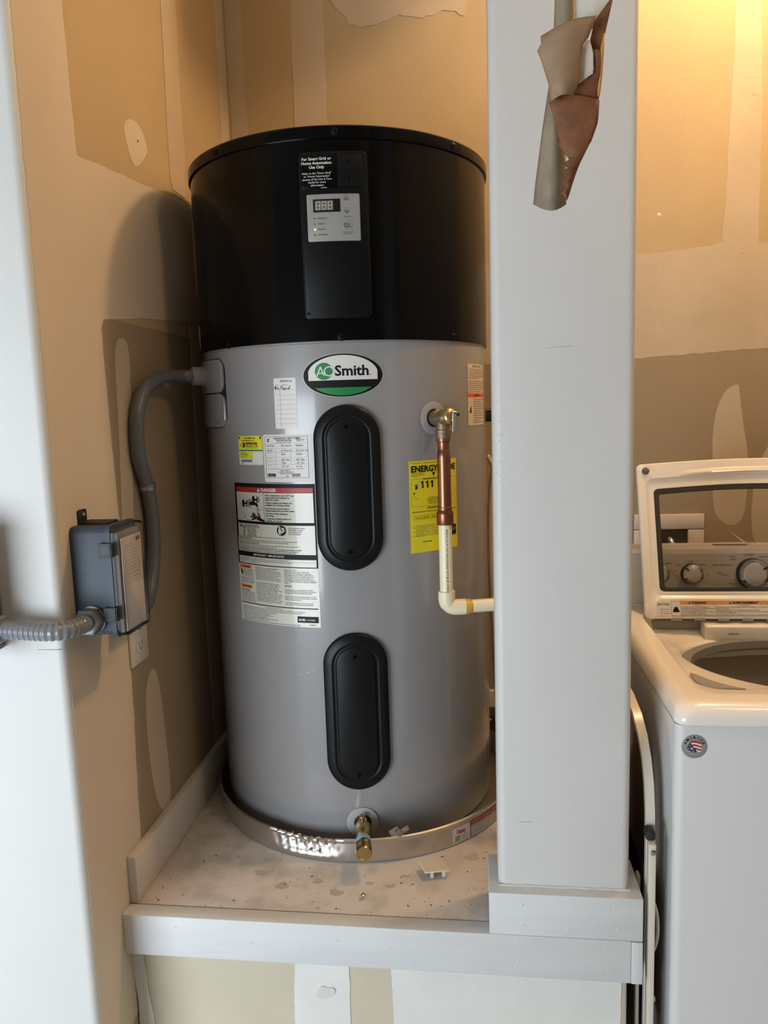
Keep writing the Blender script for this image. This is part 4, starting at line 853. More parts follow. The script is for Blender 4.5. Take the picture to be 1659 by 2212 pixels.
# outlet
ou = empty('wall_outlet', (XL, .153, 1.061)); tag(ou, 'ivory duplex outlet under the timer enclosure on the left wall', 'outlet')
box('cover_plate', XL + .0012, XL + .006, .114, .194, 1.002, 1.120, OUTL, ou, .0018)
for zc in (1.0405, 1.0815):
    r = lathe('receptacle', (XL + .0055, .154, zc), (1, 0, 0), [(.0175, 0), (.0175, .0016), (.0165, .0022)], OUTL, ou, 28)
    b = bmesh.new(); bmbox(XL + .0070, XL + .0079, .1465, .1482, zc - .001, zc + .009, 0, 1, b); bmbox(XL + .0070, XL + .0079, .1598, .1615, zc + .001, zc + .008, 0, 1, b); bmbox(XL + .0070, XL + .0079, .1525, .1560, zc - .0095, zc - .005, 0, 1, b)
    frombm('slots', b, DARK, r)
lathe('plate_screw', (XL + .0055, .154, 1.061), (1, 0, 0), [(.003, 0), (.003, .0012)], OUTL, ou, 12)

# ------------------------------------------------------------------ small things on the platform
# blank plastic cover plate lying on its clips
bc_ = empty('blank_cover_plate', (-.107, .192, ZS)); tag(bc_, 'small square white plastic cover propped on its clips on the platform', 'cover plate')
PQ = [(-.138, .190), (-.088, .2005), (-.0705, .165), (-.1215, .153)]
b = bmesh.new(); lo_ = [b.verts.new((x, y, ZS + .0155 + .002 * (i == 0))) for i, (x, y) in enumerate(PQ)]; hi_ = [b.verts.new((x, y, ZS + .0180 + .002 * (i == 0))) for i, (x, y) in enumerate(PQ)]
b.faces.new(hi_); b.faces.new(lo_[::-1])
for i in range(4): b.faces.new((lo_[i], lo_[(i + 1) % 4], hi_[(i + 1) % 4], hi_[i]))
bmesh.ops.bevel(b, geom=list(b.edges), offset=.0007, segments=1, affect='EDGES'); frombm('plate', b, OUTL, bc_)
for i, (x, y) in enumerate(((-.108, .163), (-.084, .1685), (-.122, .180), (-.096, .188))):
    box('clip', x - .0035, x + .0035, y - .002, y + .002, ZS + .001, ZS + .0160, OUTL, bc_, .0006)
tg = empty('small_screw', (-.243, .083, ZS)); tag(tg, 'tiny metal screw standing on the platform near the front edge', 'screw')
lathe('shank', (-.243, .083, ZS + .0004), (.2, .1, 1), [(.0012, 0), (.0030, .004), (.0030, .009)], STEEL, tg, 10); lathe('head', (-.2415, .084, ZS + .0085), (.2, .1, 1), [(.005, 0), (.0055, .002), (.003, .0035)], STEEL, tg, 12)
# metal clip hooked on the pan rim
ck = surf(16.4, 0, 0); a = R_(18.5); kx, ky = PX + (PR + .001) * math.sin(a), PY - (PR + .001) * math.cos(a)
mc = empty('metal_clip', (kx, ky, ZS + .057)); tag(mc, 'bent metal clip resting on the front rim of the drain pan', 'clip')
b = bmesh.new(); bmbox(-.018, .004, -.001, .001, -.004, .019, .001, 1, b); bmbox(.004, .006, -.008, .004, -.002, .010, .001, 1, b); bmbox(.006, .024, -.001, .001, -.003, .008, .001, 1, b)
bmesh.ops.transform(b, matrix=Matrix.Translation((kx, ky + .004, ZS + .0595)) @ Matrix.Rotation(R_(20), 4, 'Z') @ Matrix.Rotation(R_(-24), 4, 'Y'), verts=b.verts)
o = frombm('bent_plate', b, STEEL, mc); lathe('rivet', (kx - .008, ky + .0015, ZS + .0705), (0, -1, 0), [(.0042, 0), (.0042, .0015), (.002, .003)], mat('rivet_dark', (.2, .17, .12), .5, metal=.8), mc, 12)
# crumbs, chips and insects
q = random.Random(21)
V = []; F = []
spots = [(-.61, .188), (-.655, .05), (-.59, .21), (-.50, .02 + .04), (-.29, .05), (-.41, .12), (-.17, .14), (-.15, .07), (-.105, .075), (-.09, .24), (-.07, .09), (.0, .24), (-.035, .19), (-.36, .15), (-.45, .17), (-.305, .115), (-.22, .045), (-.54, .30)] + [(q.uniform(-.68, .0), q.uniform(.03, .30)) for _ in range(60)]
for k, (x, y) in enumerate(spots):
    if math.hypot(x - PX, y - PY) < PR + .012: continue
    s = .0022 if k < 14 else q.uniform(.0006, .0014); a = q.uniform(0, PI); b = len(V)
    for t in range(6): aa = a + t * PI / 3; e = s * (1.8 if t % 3 == 0 else .7) * q.uniform(.7, 1.2); V.append((x + e * math.cos(aa), y + e * math.sin(aa), ZS + .0006))
    V.append((x, y, ZS + .0018)); F += [(b + t, b + (t + 1) % 6, b + 6) for t in range(6)]
o = mesh('debris', V, F, DIRT, pd, None); o['kind'] = 'stuff'
for k, (x, y, r) in enumerate(((-.47, .155, .012), (-.30, .10, .011), (-.345, .135, .008), (-.415, .115, .010), (-.025, .245, .012), (-.19, .13, .007), (-.235, .135, .006), (-.165, .165, .006))):
    P = [(x + r * (1 + .3 * math.sin(3 * a + k)) * math.cos(a) * 1.3, y + r * (1 + .3 * math.cos(2 * a + k)) * math.sin(a)) for a in [2 * PI * i / 16 for i in range(16)]]
    mesh('stain', [(a_, b_, ZS + .0004) for a_, b_ in P], [tuple(range(16))], mat('stain', (.47, .44, .40), .6), pd, None)
# black leak alarm by the right side of the pan
la = empty('leak_alarm', (.045, .88, ZS)); tag(la, 'small black gadget on the platform behind the post', 'sensor')
box('case', .008, .075, .86, .93, ZS + .001, ZS + .066, DARK, la, .006); lathe('case_screw', (.024, .8605, ZS + .052), (0, -1, 0), [(.005, 0), (.003, .002)], CHROME, la, 10)

# ------------------------------------------------------------------ torn strip of paper tape hanging in front of the post
ts = empty('torn_tape', (.11, -.36, 1.73)); tag(ts, 'torn curled strip of brown paper tape hanging in front of the square post', 'paper strip')
def ribbon(name, L, Rr, y0, bulge, m, lab=None, curve=None, n=10, th=.0006, sag=0):
    """L, Rr: left and right edge points (x, z) from top to bottom; bulge: how far the middle bows toward the viewer"""
    k = len(L); V = []; F = []
    for j, (a, b) in enumerate(zip(L, Rr)):
        yy = (curve[j] if curve else 0)
        for i in range(n + 1):
            t = i / n; V.append((a[0] + (b[0] - a[0]) * t, y0 + yy - bulge * math.sin(PI * t), a[1] + (b[1] - a[1]) * t - (sag * math.sin(PI * t) if j == k - 1 else 0)))
    for j in range(k - 1):
        for i in range(n): F.append((j * (n + 1) + i, j * (n + 1) + i + 1, (j + 1) * (n + 1) + i + 1, (j + 1) * (n + 1) + i))
    o = mesh(name, V, F, m, ts, 60); md = o.modifiers.new('thickness', 'SOLIDIFY'); md.thickness = th; md.offset = 0
    if lab: o['label'] = lab
    return o
def K(px, py):  # frame pixel near the strip -> x, z on the strip's own hanging plane (a fixed affine fit)
    return (.0951 + (px - 1200) * .000509, 1.9628 - py * .000506 - (px - 1200) * .000044)
ribbon('outer_curl', [(.078, 3.098), (.088, 2.25)] + [K(*a) for a in ((1199, 0), (1196, 70), (1190, 150), (1180, 215), (1172, 265), (1163, 330), (1154, 395), (1149, 442))],
       [(.118, 3.098), (.118, 2.25)] + [K(*a) for a in ((1241, 0), (1243, 60), (1240, 150), (1225, 215), (1213, 265), (1222, 330), (1224, 390), (1223, 440))], -0.3510, .016, KRAFTO, 'grey-brown rolled length of tape', [0, 0, 0, 0, 0, 0, 0, 0, 0, 0], sag=.011)
ribbon('pale_face', [(.118, 3.098), (.117, 2.25)] + [K(*a) for a in ((1241, 0), (1242, 40), (1243, 72))], [(.170, 3.098), (.166, 2.25)] + [K(*a) for a in ((1326, 0), (1299, 40), (1281, 66))], -0.3550, .004, WPAPER, 'white face of the tape', [0, 0, 0, 0, 0])
ribbon('inner_face', [K(*a) for a in ((1318, 6), (1283, 52), (1272, 100), (1268, 118))], [K(*a) for a in ((1322, 8), (1312, 50), (1303, 90), (1300, 125))], -0.3570, .003, KRAFTI)
ribbon('inner_face', [K(*a) for a in ((1268, 117), (1279, 135), (1279, 165), (1255, 182), (1200, 190), (1181, 232))], [K(*a) for a in ((1300, 124), (1299, 150), (1296, 175), (1294, 195), (1291, 220), (1290, 240))], -0.3630, .006, KRAFTI, 'brown inner face of the tape')
zig = [(1184, 240), (1192, 262), (1198, 290), (1206, 316), (1201, 321), (1214, 338), (1226, 352), (1213, 361), (1223, 371), (1210, 378), (1215, 394), (1207, 405), (1217, 414), (1204, 426), (1219, 440)]
rr_ = [(1289, 262), (1287, 276), (1282, 290), (1277, 304), (1274, 312), (1268, 322), (1262, 334), (1256, 346), (1250, 358), (1244, 372), (1239, 386), (1235, 398), (1231, 410), (1227, 424), (1221, 440)]
ribbon('inner_face', [K(1182, 215)] + [K(*a) for a in zig], [K(1291, 225)] + [K(*a) for a in rr_], -0.3690, .006, KRAFTI)
ribbon('folded_flap', [K(*a) for a in ((1163, 103), (1163, 120), (1155, 133), (1162, 150), (1172, 180), (1180, 205), (1183, 238))], [K(*a) for a in ((1280, 62), (1274, 80), (1264, 105), (1253, 120), (1248, 150), (1246, 192), (1232, 226))], -0.3800, .012, KRAFTL, 'pale brown folded flap')
ribbon('orange_edge', [K(*a) for a in ((1300, 85), (1293, 120), (1289, 180), (1288, 215))], [K(*a) for a in ((1302, 85), (1301, 120), (1297, 180), (1292, 215))], -0.3650, .002, mat('tape_orange', (.55, .25, .07), .6))
ribbon('pale_face', [K(*a) for a in ((1262, 104), (1251, 125), (1247, 160), (1245, 192))], [K(*a) for a in ((1270, 104), (1277, 130), (1278, 165), (1248, 193))], -0.3705, .001, WPAPER)

# ------------------------------------------------------------------ step stool folded in the gap beside the platform
sl = empty('step_ladder', (.302, .06, 0)); tag(sl, 'folded cream metal step ladder in the gap beside the washer', 'ladder')
def band(name, P, w_, t, m, parent):
    """flat bar following P in a plane of constant x; w_ along x, t thickness"""
    P = [Vector(p) for p in P]; V = []; F = []
    for i, p in enumerate(P):
        d = (P[min(i + 1, len(P) - 1)] - P[max(i - 1, 0)]).normalized(); nn = Vector((0, -d.z, d.y))
        for a, b in ((-w_ / 2, -t / 2), (w_ / 2, -t / 2), (w_ / 2, t / 2), (-w_ / 2, t / 2)): V.append(p + Vector((a, 0, 0)) + nn * b)
    for i in range(len(P) - 1):
        for k in range(4): F.append((i * 4 + k, i * 4 + (k + 1) % 4, (i + 1) * 4 + (k + 1) % 4, (i + 1) * 4 + k))
    F.append((3, 2, 1, 0)); n = len(P) * 4; F.append((n - 4, n - 3, n - 2, n - 1)); b = bmesh.new(); vv = [b.verts.new(x) for x in V]
    for f_ in F: b.faces.new([vv[i] for i in f_])
    return frombm(name, b, m, parent, 40)
box('front_leg', .293, .3055, .012, .030, 0.001, .722, CREAM, sl, .0015)
lathe('leg_rivet', (.3, .0122, .708), (0, -1, 0), [(.0058, 0), (.0055, .002), (.002, .0035)], CHROME, sl, 16)
box('leg_cap', .2905, .3075, .026, .052, .722, .738, DARK, sl, .003)
band('handle_hoop', [(.3045, .060, .02), (.3045, .060, .70), (.3040, .062, .76), (.3030, .070, .81), (.3015, .085, .85), (.299, .110, .885), (.296, .145, .91), (.293, .20, .925), (.29, .30, .93), (.288, .42, .925)], .0165, .012, CREAM, sl)
box('rear_leg', .286, .2925, .075, .095, 0.001, .62, CREAM, sl, .0015)
tube('step_latch', catmull([(.306, .040, .60), (.3145, .040, .57), (.3165, .040, .53), (.311, .040, .50), (.3065, .040, .495)], 8), .0035, CREAM, sl, 10)
box('step_tread', .3085, .3125, .05, .34, .32, .60, mat('ladder_tread', (.03, .03, .03), .6), sl, .001)
lathe('foot_bolt', (.3055, .030, .405), (1, 0, 0), [(.006, 0), (.006, .004), (.004, .006)], CREAM, sl, 14)
# dark sheet painted as the shade of the gap behind the ladder
bp_ = empty('gap_shade_sheet', (.29, .55, 0)); tag(bp_, 'flat dark sheet coloured as the shade in the gap behind the ladder', 'panel')
b = bmbox(.2725, .2805, .16, .66, .001, .86, .002, 1); frombm('panel', b, mat('gap_shade', (.02, .022, .026), .45), bp_)

# ------------------------------------------------------------------ washer
WX0, WX1, WZ = .333, 1.020, .954; WC = (WX0 + WX1) / 2
ws = empty('washing_machine', (WC, .35, 0)); tag(ws, 'white top-loading washing machine with its lid open, right of the post', 'washing machine')
b = bmbox(WX0, WX1, .002, .70, .018, WZ - .003, .016, 5, None, 2)
bmesh.ops.delete(b, geom=[f_ for f_ in b.faces if f_.normal.z > .9], context='FACES'); frombm('cabinet', b, WASH, ws)
for x in (WX0 + .05, WX1 - .05):
    for y in (.06, .64): lathe('foot', (x, y, .0005), (0, 0, 1), [(.02, 0), (.02, .006), (.012, .01), (.012, .02)], DARK, ws, 14)
# deck lofted from the skirt to the tub opening
def se(cx, cy, hx, hy, r, z, N=120):
    """rounded rectangle (corner radius r) sampled by angle; r >= hy gives an ellipse"""
    if r == 'e': return [(cx + hx * math.cos(2 * PI * (k + .5) / N), cy + hy * math.sin(2 * PI * (k + .5) / N), z) for k in range(N)]
    q = N // 4; st = q // 3; na = q - 2 * st; o = []
    for qd, (sx, sy) in enumerate(((1, 1), (-1, 1), (-1, -1), (1, -1))):
        pts = [(hx, (hy - r) * (i + .5) / st) for i in range(st)] + [(hx - r + r * math.cos(PI / 2 * i / (na - 1)), hy - r + r * math.sin(PI / 2 * i / (na - 1))) for i in range(na)] + [((hx - r) * (st - i - .5) / st, hy) for i in range(st)]
        if qd % 2: pts = pts[::-1]
        o += [(cx + sx * x, cy + sy * y, z) for x, y in pts]
    return o
hx, hy, cy = (WX1 - WX0) / 2, .353, .348
loops = [se(WC, cy, hx - .004, hy - .004, .018, WZ - .001), se(WC, cy, hx + .001, hy + .001, .020, WZ), se(WC, cy, hx + .003, hy + .003, .022, WZ + .003), se(WC, cy, hx + .002, hy + .003, .024, WZ + .016), se(WC, cy, hx - .003, hy - .003, .034, WZ + .028), se(WC, cy, hx - .012, hy - .012, .034, WZ + .035), se(WC, cy, hx - .026, hy - .025, .034, WZ + .037),
         se(WC, cy, hx - .050, hy - .048, .034, WZ + .0375), se(WC, .335, hx - .056, .262, .05, WZ + .0360), se(WC, .335, hx - .060, .257, .05, WZ + .0300), se(WC, .335, hx - .066, .250, .055, WZ + .0275),
         se(WC, .335, .264, .232, 'e', WZ + .0185), se(WC, .335, .254, .222, 'e', WZ + .0150), se(WC, .335, .249, .216, 'e', WZ + .009), se(WC, .335, .245, .212, 'e', WZ - .004), se(WC, .335, .244, .211, 'e', WZ - .020)]
loops = [[(x, y, z - (.034 * min(1, max(0, (y - .38) / .15)) if li > 8 else 0)) for x, y, z in lp_] for li, lp_ in enumerate(loops)]
V = sum(loops, []); N = 120; F = []
for i in range(len(loops) - 1):
    for k in range(N): F.append((i * N + k, i * N + (k + 1) % N, (i + 1) * N + (k + 1) % N, (i + 1) * N + k))
mesh('deck', V, F, WASHP, ws, 50)
loops = [se(WC, .335, .250, .218, 'e', WZ - .016), se(WC, .335, .243, .210, 'e', WZ - .020), se(WC, .335, .242, .209, 'e', WZ - .040), se(WC, .335, .25, .25, 'e', WZ - .07), se(WC, .335, .25, .25, 'e', WZ - .30), se(WC, .335, .24, .24, 'e', WZ - .42), se(WC, .335, .02, .02, 'e', WZ - .43)]
V = sum(loops, []); F = []
for i in range(len(loops) - 1):
    for k in range(N): F.append((i * N + k, (i + 1) * N + k, (i + 1) * N + (k + 1) % N, i * N + (k + 1) % N))
F.append(tuple(range(6 * N, 7 * N))); o = mesh('wash_tub', V, F, DRUM, ws, 40); o['label'] = 'grey metal wash tub'
loops = [se(WC, .335, .243, .210, 'e', WZ - .012), se(WC, .335, .226, .193, 'e', WZ - .014), se(WC, .335, .223, .190, 'e', WZ - .030), se(WC, .335, .243, .210, 'e', WZ - .034)]
V = sum(loops, []); F = []
for i in range(3):
    for k in range(N): F.append((i * N + k, (i + 1) * N + k, (i + 1) * N + (k + 1) % N, i * N + (k + 1) % N))
mesh('tub_ring', V, F, mat('tub_ring_grey', (.20, .20, .19), .35), ws, 40)
lathe('agitator', (WC, .335, WZ - .425), (0, 0, 1), [(.16, 0), (.15, .02), (.06, .05), (.045, .12), (.04, .16), (.01, .17)], WGREY, ws, 32)
# bleach dispenser and softener tray
b = bmesh.new(); P = [(.405, .315), (.425, .238), (.455, .190), (.53, .150), (.475, .205), (.440, .255), (.422, .305)]
P = [(.399, .170), (.397, .125), (.403, .098), (.414, .090), (.474, .086), (.448, .104), (.424, .130), (.408, .160)]
vb = [b.verts.new((x, y, WZ + .024)) for x, y in P]; vt = [b.verts.new((x, y, WZ + .0335)) for x, y in P]; k = len(P)
b.faces.new(vt); b.faces.new(vb[::-1])
for i in range(k): b.faces.new((vb[i], vb[(i + 1) % k], vt[(i + 1) % k], vt[i]))
o = frombm('bleach_dispenser', b, mat('dispenser_grey', (.30, .29, .27), .3), ws, 30); o['label'] = 'grey bleach dispenser window'
st_ = box('softener_tray', WX0 + .199, WX1 - .199, .536, .586, WZ - .024, WZ + .019, WASHP, ws, .005, 3); st_['label'] = 'softener tray'
p = Print(lambda x, y, h: (WX0 + .199 + x, .535 - h, WZ - .026 + y)); p.text('softener', .050, .024, .0090, INKS, .026, .0, h=.0004); p.text('MAX', .095, .010, .006, INKG, None, .02, h=.0004); p.rect(.108, .012, .17, .0124, INKG); p.rect(.064, .036, .0655, .0375, INKS); p.build('printing', st_)
box('rear_step', WX0 + .075, WX1 - .075, .588, .640, WZ - .010, WZ + .020, WGREY, ws, .006, 3)
# console
prof = [(.652, WZ + .034), (.656, WZ + .040), (.676, 1.124), (.679, 1.132), (.690, 1.137), (.730, 1.139), (.742, 1.130), (.742, WZ + .034)]
V = []; F = []
for x in (WX0 + .004, WX1 - .004):
    for y, z in prof: V.append((x, y, z))
k = len(prof)
for i in range(k): F.append((i, (i + 1) % k, k + (i + 1) % k, k + i))
F += [tuple(range(k)), tuple(range(2 * k - 1, k - 1, -1))]
b = bmesh.new(); vv = [b.verts.new(v) for v in V]
for f_ in F: b.faces.new([vv[i] for i in f_])
con = frombm('control_console', b, WASHP, ws, 30)
A = Vector((WX0 + .02, .6565, WZ + .042)); U = Vector((1, 0, 0)); VV = (Vector((0, .676, 1.134)) - Vector((0, .656, WZ + .040))).normalized(); NN = Vector((0, -VV.z, VV.y))
def con_map(x, y, h): return tuple(A + U * x + VV * y + NN * h)
CH = .126
b = bmesh.new(); cs = [con_map(x, y, h) for h in (.0005, .0022) for x, y in ((0, 0), (WX1 - WX0 - .04, 0), (WX1 - WX0 - .04, CH), (0, CH))]
vv = [b.verts.new(v) for v in cs]
for f_ in ((3, 2, 1, 0), (4, 5, 6, 7), (0, 1, 5, 4), (1, 2, 6, 5), (2, 3, 7, 6), (3, 0, 4, 7)): b.faces.new([vv[i] for i in f_])
fp = frombm('console_panel', b, BRUSH, con, 30); fp['label'] = 'brushed metal control panel'
p = Print(lambda x, y, h: con_map(x, y, h + .0023))
ky = .076
def knob(x, r, ang):
    o = Vector(con_map(x, ky, .0022)); kb = lathe('control_knob', o, NN, [(r * 1.08, 0), (r * 1.04, .004), (r * .96, .012), (r * .98, .018)], mat('knob_skirt', (.06, .055, .05), .3, metal=.6), con, 40)
    lathe('knob_ring', o + NN * .018, NN, [(r * .98, 0), (r, .001), (r * .97, .004), (r * .80, .0055), (r * .76, .004)], CHROME, kb, 40, cap=False)
    lathe('knob_face', o + NN * .019, NN, [(r * .78, 0), (r * .77, .0035), (r * .70, .0045), (.001, .0050)], mat('knob_satin', (.78, .75, .68), .35, metal=.4), kb, 40)
    d = U * math.cos(R_(ang)) + VV * math.sin(R_(ang)); t = VV * math.cos(R_(ang)) - U * math.sin(R_(ang)); c = o + NN * .0225
    b = bmesh.new(); q8 = [c + d * (r * a_) + t * b_ + NN * h_ for h_ in (0, .0025) for a_, b_ in ((.62, -.0022), (1.0, -.0022), (1.0, .0022), (.62, .0022))]
    v8 = [b.verts.new(v) for v in q8]
    for f_ in ((3, 2, 1, 0), (4, 5, 6, 7), (0, 1, 5, 4), (1, 2, 6, 5), (2, 3, 7, 6), (3, 0, 4, 7)): b.faces.new([v8[i] for i in f_])
    frombm('knob_pointer', b, mat('pointer_red', (.10, .01, .01), .4), kb)
k0, k1, k2 = .450 - A.x, .531 - A.x, .677 - A.x
knob(k0, .0235, 120); knob(k1, .0245, 140); knob(k2, .036, 30)
for t, x, y, s in (('LARGE', k0 + .018, .092, .0052), ('MEDIUM', k0 + .027, .073, .0046), ('SUPER', k0 + .027, .067, .0046), ('LOAD SIZE', k0 - .004, .028, .0058), ('WATER TEMP', k1 - .017, .026, .0060), ('COLD', k1 - .038, .088, .0046), ('COOL', k1 - .008, .097, .0046), ('WARM', k1 + .020, .088, .0046), ('TAP', k1 - .042, .062, .0042), ('COLD', k1 - .042, .056, .0042), ('HOT', k1 + .036, .062, .0046),
                     ('Deep water wash', k2 - .094, .087, .0066), ('Bulky /', k2 - .053, .108, .0058), ('Sheets', k2 - .052, .101, .0058), ('NORMAL', k2 - .018, .112, .0058), ('WRINKLE CONTROL', k2 + .018, .107, .0058), ('Power', k2 - .074, .062, .0060), ('Rinse', k2 - .056, .040, .0056), ('Clean washer', k2 - .058, .020, .0056), ('with affresh', k2 - .050, .013, .0050), ('Drain & spin', k2 - .010, .010, .0056), ('DELICATES', k2 + .045, .060, .0056)):
    p.text(t, x, y + .009, s, INKS, None, .01, h=.0002)
p.ring(k2 - .079, .0775, .004, .0008, INKS, .0002, 16); p.rect(k2 - .084, .0773, k2 - .074, .0779, INKS, .0002); p.build('printing', fp)
# lid, leaning open: local u right, v up along the lid, n toward the viewer
LB = Vector((.397, .560, .984)); LT = Vector((0, .130, .366)); LH = LT.length; LV = LT / LH; LN = Vector((0, -LV.z, LV.y)); LW = WX1 - .064 - .397
def lm(u, v, h): return tuple(LB + U * u + LV * v + LN * h)
ld = empty('lid_hinge_line', LB); ld.parent = ws; ld.name = 'lid'; ld.location = LB - ORG[ws.name]; ORG['lid'] = LB.copy(); ld['label'] = 'open white lid with a window'
def rr(u0, v0, u1, v1, r, h, k=6, arch=0.0):
    o = []
    for cu, cv_, a0 in ((u1 - r, v1 - r, 0), (u0 + r, v1 - r, 90), (u0 + r, v0 + r, 180), (u1 - r, v0 + r, 270)):
        arc = [(cu + r * math.cos(R_(a0 + 90 * i / k)), cv_ + r * math.sin(R_(a0 + 90 * i / k))) for i in range(k + 1)]; o += arc
        if a0 == 0:
            s, e = arc[-1], (u0 + r, v1)
            for i in range(1, 12):
                t = i / 12; o.append((s[0] + (e[0] - s[0]) * t, v1 + arch * math.sin(PI * t)))
        else:
            for i in range(1, 12): o.append(None)
    # fill straight runs
    n = len(o)
    for i in range(n):
        if o[i] is None:
            j = i
            while o[j % n] is None: j += 1
            a = o[i - 1]; c = o[j % n]; m_ = j - i + 1
            for t in range(i, j): o[t] = (a[0] + (c[0] - a[0]) * (t - i + 1) / m_, a[1] + (c[1] - a[1]) * (t - i + 1) / m_)
    return [lm(u, v, h) for u, v in o]
u0, v0, u1, v1 = .0395, .066, LW - .0395, LH - .064
loops = [rr(.004, .004, LW - .004, LH - .004, .012, -.018, 6, .008), rr(.001, .001, LW - .001, LH - .001, .014, -.012, 6, .010), rr(0, 0, LW, LH, .014, -.002, 6, .010), rr(.003, .003, LW - .003, LH - .003, .013, .001, 6, .010),
         rr(.020, .048, LW - .020, LH - .038, .02, .0015, 6, .010), rr(.022, .050, LW - .022, LH - .040, .02, -.0005, 6, .010), rr(.030, .057, LW - .030, LH - .049, .016, -.0045, 6, .010), rr(.036, .0615, LW - .036, LH - .0595, .012, -.0030, 6, .010), rr(u0, v0, u1, v1, .012, -.0035, 6, .010), rr(u0, v0, u1, v1, .012, -.016, 6, .010)]
V = sum(loops, []); n = len(loops[0]); F = []
for i in range(len(loops) - 1):
    for k in range(n): F.append((i * n + k, i * n + (k + 1) % n, (i + 1) * n + (k + 1) % n, (i + 1) * n + k))
for k in range(n): F.append((9 * n + k, 9 * n + (k + 1) % n, (k + 1) % n, k))
b = bmesh.new(); vv = [b.verts.new(v) for v in V]
for f_ in F: b.faces.new([vv[i] for i in f_])
lf = frombm('lid_frame', b, WASHP, ld, 40)
loops = [rr(u0 + .0002, v0 + .0002, u1 - .0002, v1 - .0002, .012, -.0045, 6, .010), rr(u0 + .001, v0 + .001, u1 - .001, v1 - .001, .012, -.0035, 6, .010), rr(u0 + .0125, v0 + .0095, u1 - .0125, v1 - .0125, .008, -.0040, 6, .010), rr(u0 + .0125, v0 + .0095, u1 - .0125, v1 - .0125, .008, -.012, 6, .010), rr(u0 + .0002, v0 + .0002, u1 - .0002, v1 - .0002, .012, -.012, 6, .010)]
V = sum(loops, []); F = []
for i in range(4):
    for k in range(n): F.append((i * n + k, i * n + (k + 1) % n, (i + 1) * n + (k + 1) % n, (i + 1) * n + k))
mesh('window_gasket', V, F, GASK, ld, 40)
lp = rr(u0 + .012, v0 + .009, u1 - .012, v1 - .012, .008, -.0075, 6, .010); mesh('window_pane', lp, [tuple(range(len(lp)))], GLASS, ld, None)
o = lathe('lid_bumper', lm(.022, LH - .0185, .001), LN, [(.0090, 0), (.0088, .003), (.0070, .006), (.004, .0075)], mat('bumper_grey', (.12, .11, .10), .5), ld, 20)
# finger grip ridge along the top
V = []; F = []
for i in range(31):
    t = i / 30; u = .10 + (LW - .20) * t; s = math.sin(PI * t) ** .6; v = LH - .0225 + .008 * math.sin(PI * t)
    for a, h in ((0, .001), (.003, .001 + .0045 * s), (.009, .001 + .0040 * s), (.016, .001)): V.append(lm(u, v - .012 + a * 1.0, h))
for i in range(30):
    for k in range(3): F.append((i * 4 + k, (i + 1) * 4 + k, (i + 1) * 4 + k + 1, i * 4 + k + 1))
mesh('grip_ridge', V, F, WASHP, ld, 50)
# stickers on the lid
p = Print(lambda x, y, h: lm(.029 + x, .006 + y, .0020 + h))
p.rect(0, .001, .0315, .036, mat('sticker_pale', (.70, .68, .64), .4), .0001); p.text('MAYTAG', .002, .026, .0075, INKS, .027, .03, h=.0003); p.text('1-800-344-1274', .006, .0155, .0035, INKS, None, .01, h=.0003); p.text('By warrant', .009, .0105, .0032, INKS, None, .01, h=.0003); p.text('www.maytag.com', .006, .0055, .0035, INKS, None, .01, h=.0003)
X = .034; p.rect(X, .001, X + .270, .0365, MATS['sticker_pale'], .0001); p.outline(X, .001, X + .270, .0365, .0006, INKS, .0003); p.rect(X + .021, .001, X + .0216, .0365, INKS, .0003)
p.rect(X + .0216, .0290, X + .2694, .0360, mat('sticker_orange', (.80, .30, .03), .4), .0002); p.rect(X + .1015, .001, X + .1021, .0365, INKS, .0003); p.rect(X + .0216, .0286, X + .2694, .0290, INKS, .0003)
warn_tri(p, X + .040, .0300, .0055, INK, MATS['sticker_orange']); p.text('WARNING', X + .0475, .0302, .0066, INK, .034, .03); warn_tri(p, X + .134, .0300, .0055, INK, MATS['sticker_orange']); p.text('AVERTISSEMENT', X + .1415, .0302, .0066, INK, .060, .03)
p.poly([(X + .003, .010), (X + .004, .016), (X + .007, .020), (X + .007, .024), (X + .010, .020), (X + .012, .024), (X + .015, .020), (X + .016, .016), (X + .0185, .012), (X + .018, .010)], INK)
p.text('Fire Hazard', X + .053, .0253, .0030, INKS, None, .02); p.text("Risque d'incendie", X + .158, .0253, .0030, INKS, None, .02)
for i, t in enumerate(('Never place items in the washer that are', 'dampened with gasoline or other flammable fluids.', 'No washer can completely remove oil.', 'Do not dry anything that has ever had any type of', 'oil on it (including cooking oils).', 'Doing so can result in death, explosion, or fire.')): p.text(t, X + .0235, .0212 - i * .0036, .0031, INK, min(.076, len(t) * .0016), .012)
for i, t in enumerate(('Ne jamais mettre des articles humectes d\'essence ou d\'autres fluides inflammables', 'dans la laveuse.', 'Aucune laveuse ne peut completement enlever l\'huile.', 'Ne pas faire secher des articles qui ont ete salis par tout type d\'huile (y compris', 'les huiles de cuisson).', 'Le non-respect de ces instructions peut causer un deces, une explosion ou un incendie.')): p.text(t, X + .104, .0212 - i * .0036, .0031, INK, min(.162, len(t) * .0019), .012)
p.build('printing', lf)
for i in range(9): box('hinge_tooth', LB.x + .06 + i * .055, LB.x + .085 + i * .055, .556, .562, .980, .9835, WGREY, ld, .0005)
